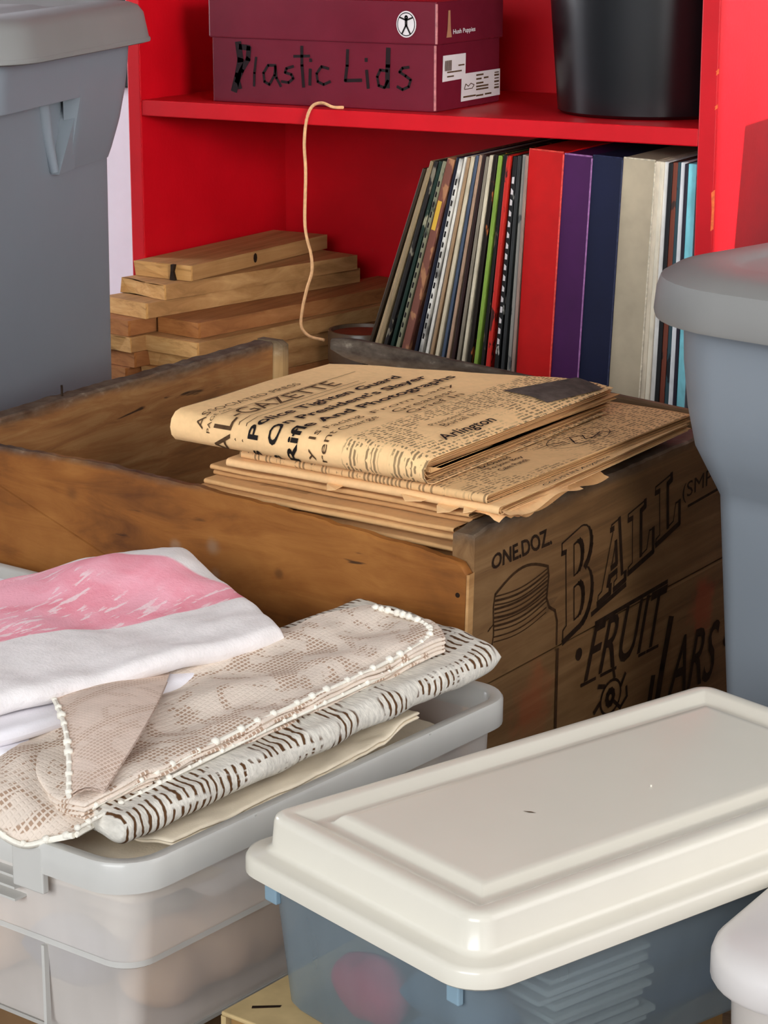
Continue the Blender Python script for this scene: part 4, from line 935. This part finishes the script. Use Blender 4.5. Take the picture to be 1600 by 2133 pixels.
# ================================================================== GRAY TOTES
def tote(name, label, fr, x0, x1, y0, y1, r, body, lidp, lidr, zb, cat='storage tote'):
    t = thing(name, label, cat, fr, ((x0 + x1) / 2, (y0 + y1) / 2, zb))
    part('tote_body', MB().loft([ring(x0, x1, y0, y1, r, z, i, 10) for i, z in body], True), M['gray'], t, 40)
    part('lid', MB().loft([ring(x0, x1, y0, y1, lidr, z, i, 10) for i, z in lidp], True, True), M['gray_lid'], t, 40)
    return t
RT = WR @ frame((.2030, 1.75, ZC - .3155), math.radians(45)); RZ = TZ - (ZC - .3155)
rt = tote('gray_tote', 'gray plastic tote with a domed lid beside the printed crate end', RT, 0, .52, -.40, 0, .060,
     [(.062, RZ + .002), (.056, RZ + .0002), (.052, RZ + .012), (.044, -.300), (.0335, -.148), (.0330, -.140), (.0300, -.134), (.0215, -.118), (.0120, -.100), (.0055, -.070), (.0015, -.035), (0, .004)],
     [(.02, .004), (-.022, .0005), (-.0315, .0), (-.0330, .004), (-.0312, .022), (-.0280, .031), (-.0175, .0370), (-.006, .0395), (.024, .041), (.030, .039), (.038, .038)], .085, RZ)
LT = WR @ frame((-.2560, 2.5, ZC - .1545), -math.radians(13.3)); LZ2 = TZ - (ZC - .1545)
bx = (-.50, 0, -.41, 0)
lt = tote('gray_tote', 'tall gray plastic tote with a moulded handle behind the left end of the crate', LT, *bx, .045,
     [(.048, LZ2 + .002), (.042, LZ2 + .0002), (.038, LZ2 + .012), (.0290, -.40), (.0265, -.128), (.026, -.02), (.022, .004)],
     [(.02, .004), (-.006, .0008), (-.0220, -.0006), (-.0262, .002), (-.0255, .005), (-.0205, .030), (-.0150, .037), (-.006, .040), (.012, .0405), (.030, .0405), (.038, .0365), (.055, .0360), (.075, .0355), (.085, .0385), (.10, .039)], .062, LZ2)
# flared upper skirt, cut away under the handle
per = rr(*bx, .045, 10, 40)
def skirt_bottom(x, y):
    if x > -.02: return -.046 if -y > .166 else -.1185      # the face towards the room: short above the handle
    return -.1185
mb = MB(); rings = []
prof = [(.0, .004), (.0015, -.02), (.004, -.045), (.010, -.080), (.0175, -.109), (.0205, -.1185)]
def prof_at(z):
    for (a, b), (c, d) in zip(prof, prof[1:]):
        if d <= z <= b: return c + (a - c) * (z - d) / (b - d)
    return prof[-1][0]
for k in range(15):
    row = []
    for (x, y) in per:
        zb_ = skirt_bottom(x, y); z = .004 + (zb_ - .004) * min(1, k / 12); i = prof_at(z)
        if k == 13: i += .003
        if k == 14: i = .0215
        sx = (bx[0] + bx[1]) / 2; sy = (bx[2] + bx[3]) / 2; hx = (bx[1] - bx[0]) / 2; hy = (bx[3] - bx[2]) / 2
        row.append((sx + (x - sx) * (hx - i) / hx, sy + (y - sy) * (hy - i) / hy, z))
    rings.append(row)
part('flared_collar', mb.loft(rings), M['gray'], lt, 45, label='flared collar that forms the handle')
part('handle_brace', MB().poly([(-.160, -.044), (-.160, -.1185), (-.2025, -.1195)], -.0275, -.0085, lambda p, q, d: (d - (.0095 if q < -.11 else 0), p, q)), M['gray'], lt)
A_, B_, C_ = Vector((-.0040, -.164, -.050)), Vector((-.0165, -.2025, -.1185)), Vector((-.0262, -.1920, -.046))
part('handle_bead', MB().tube([Vector((-.027, -.222, -.046)), Vector((-.026, -.214, -.080)), B_ + Vector((-.006, -.001, .002))], [.0085, .0070, .0045], 10), M['gray'], lt, 60)
part('lid_bead', MB().loft([ring(*bx, .062, z, i, 10) for i, z in ((-.0235, .0008), (-.0268, .0008), (-.0272, .0035), (-.0262, .0052))]), M['gray_lid'], lt, 40)

# pale lid at the lower right corner
PC = WR @ Matrix.Translation((0, 0, ZC)) @ Matrix.Scale(.945, 4) @ frame((.1690, 1.2250, -.6000), math.radians(57)); PZ = (TZ - ZC) / .945 + .6000
pb = thing('lidded_bin', 'small bin with a pale gray lid at the near right corner', 'storage bin', PC, (.15, -.12, PZ))
part('bin_wall', MB().loft([ring(0, .32, -.24, 0, .05, z, i, 10) for i, z in ((.03, PZ + .0005), (.024, PZ + .0005), (.020, PZ + .008), (.014, -.012))], True), M['frost'], pb, 50)
part('lid', MB().loft([ring(0, .32, -.24, 0, .055, z, i, 10) for i, z in ((.014, -.012), (.004, -.0145), (.0015, -.0145), (.0, -.012), (.0, .0), (.002, .006), (.007, .010), (.016, .0125), (.05, .0145))], False, True), M['ivory_gray'], pb, 42)
# dark board standing against the wall behind the left tote
solo('dark_board', MB().box(-.40, -.0245, .330, .343, -.02, .45, b=.002), M['black_plastic'], 'dark board hung on the white wall left of the bookshelf', 'board', SH, (-.2, .336, -.02))
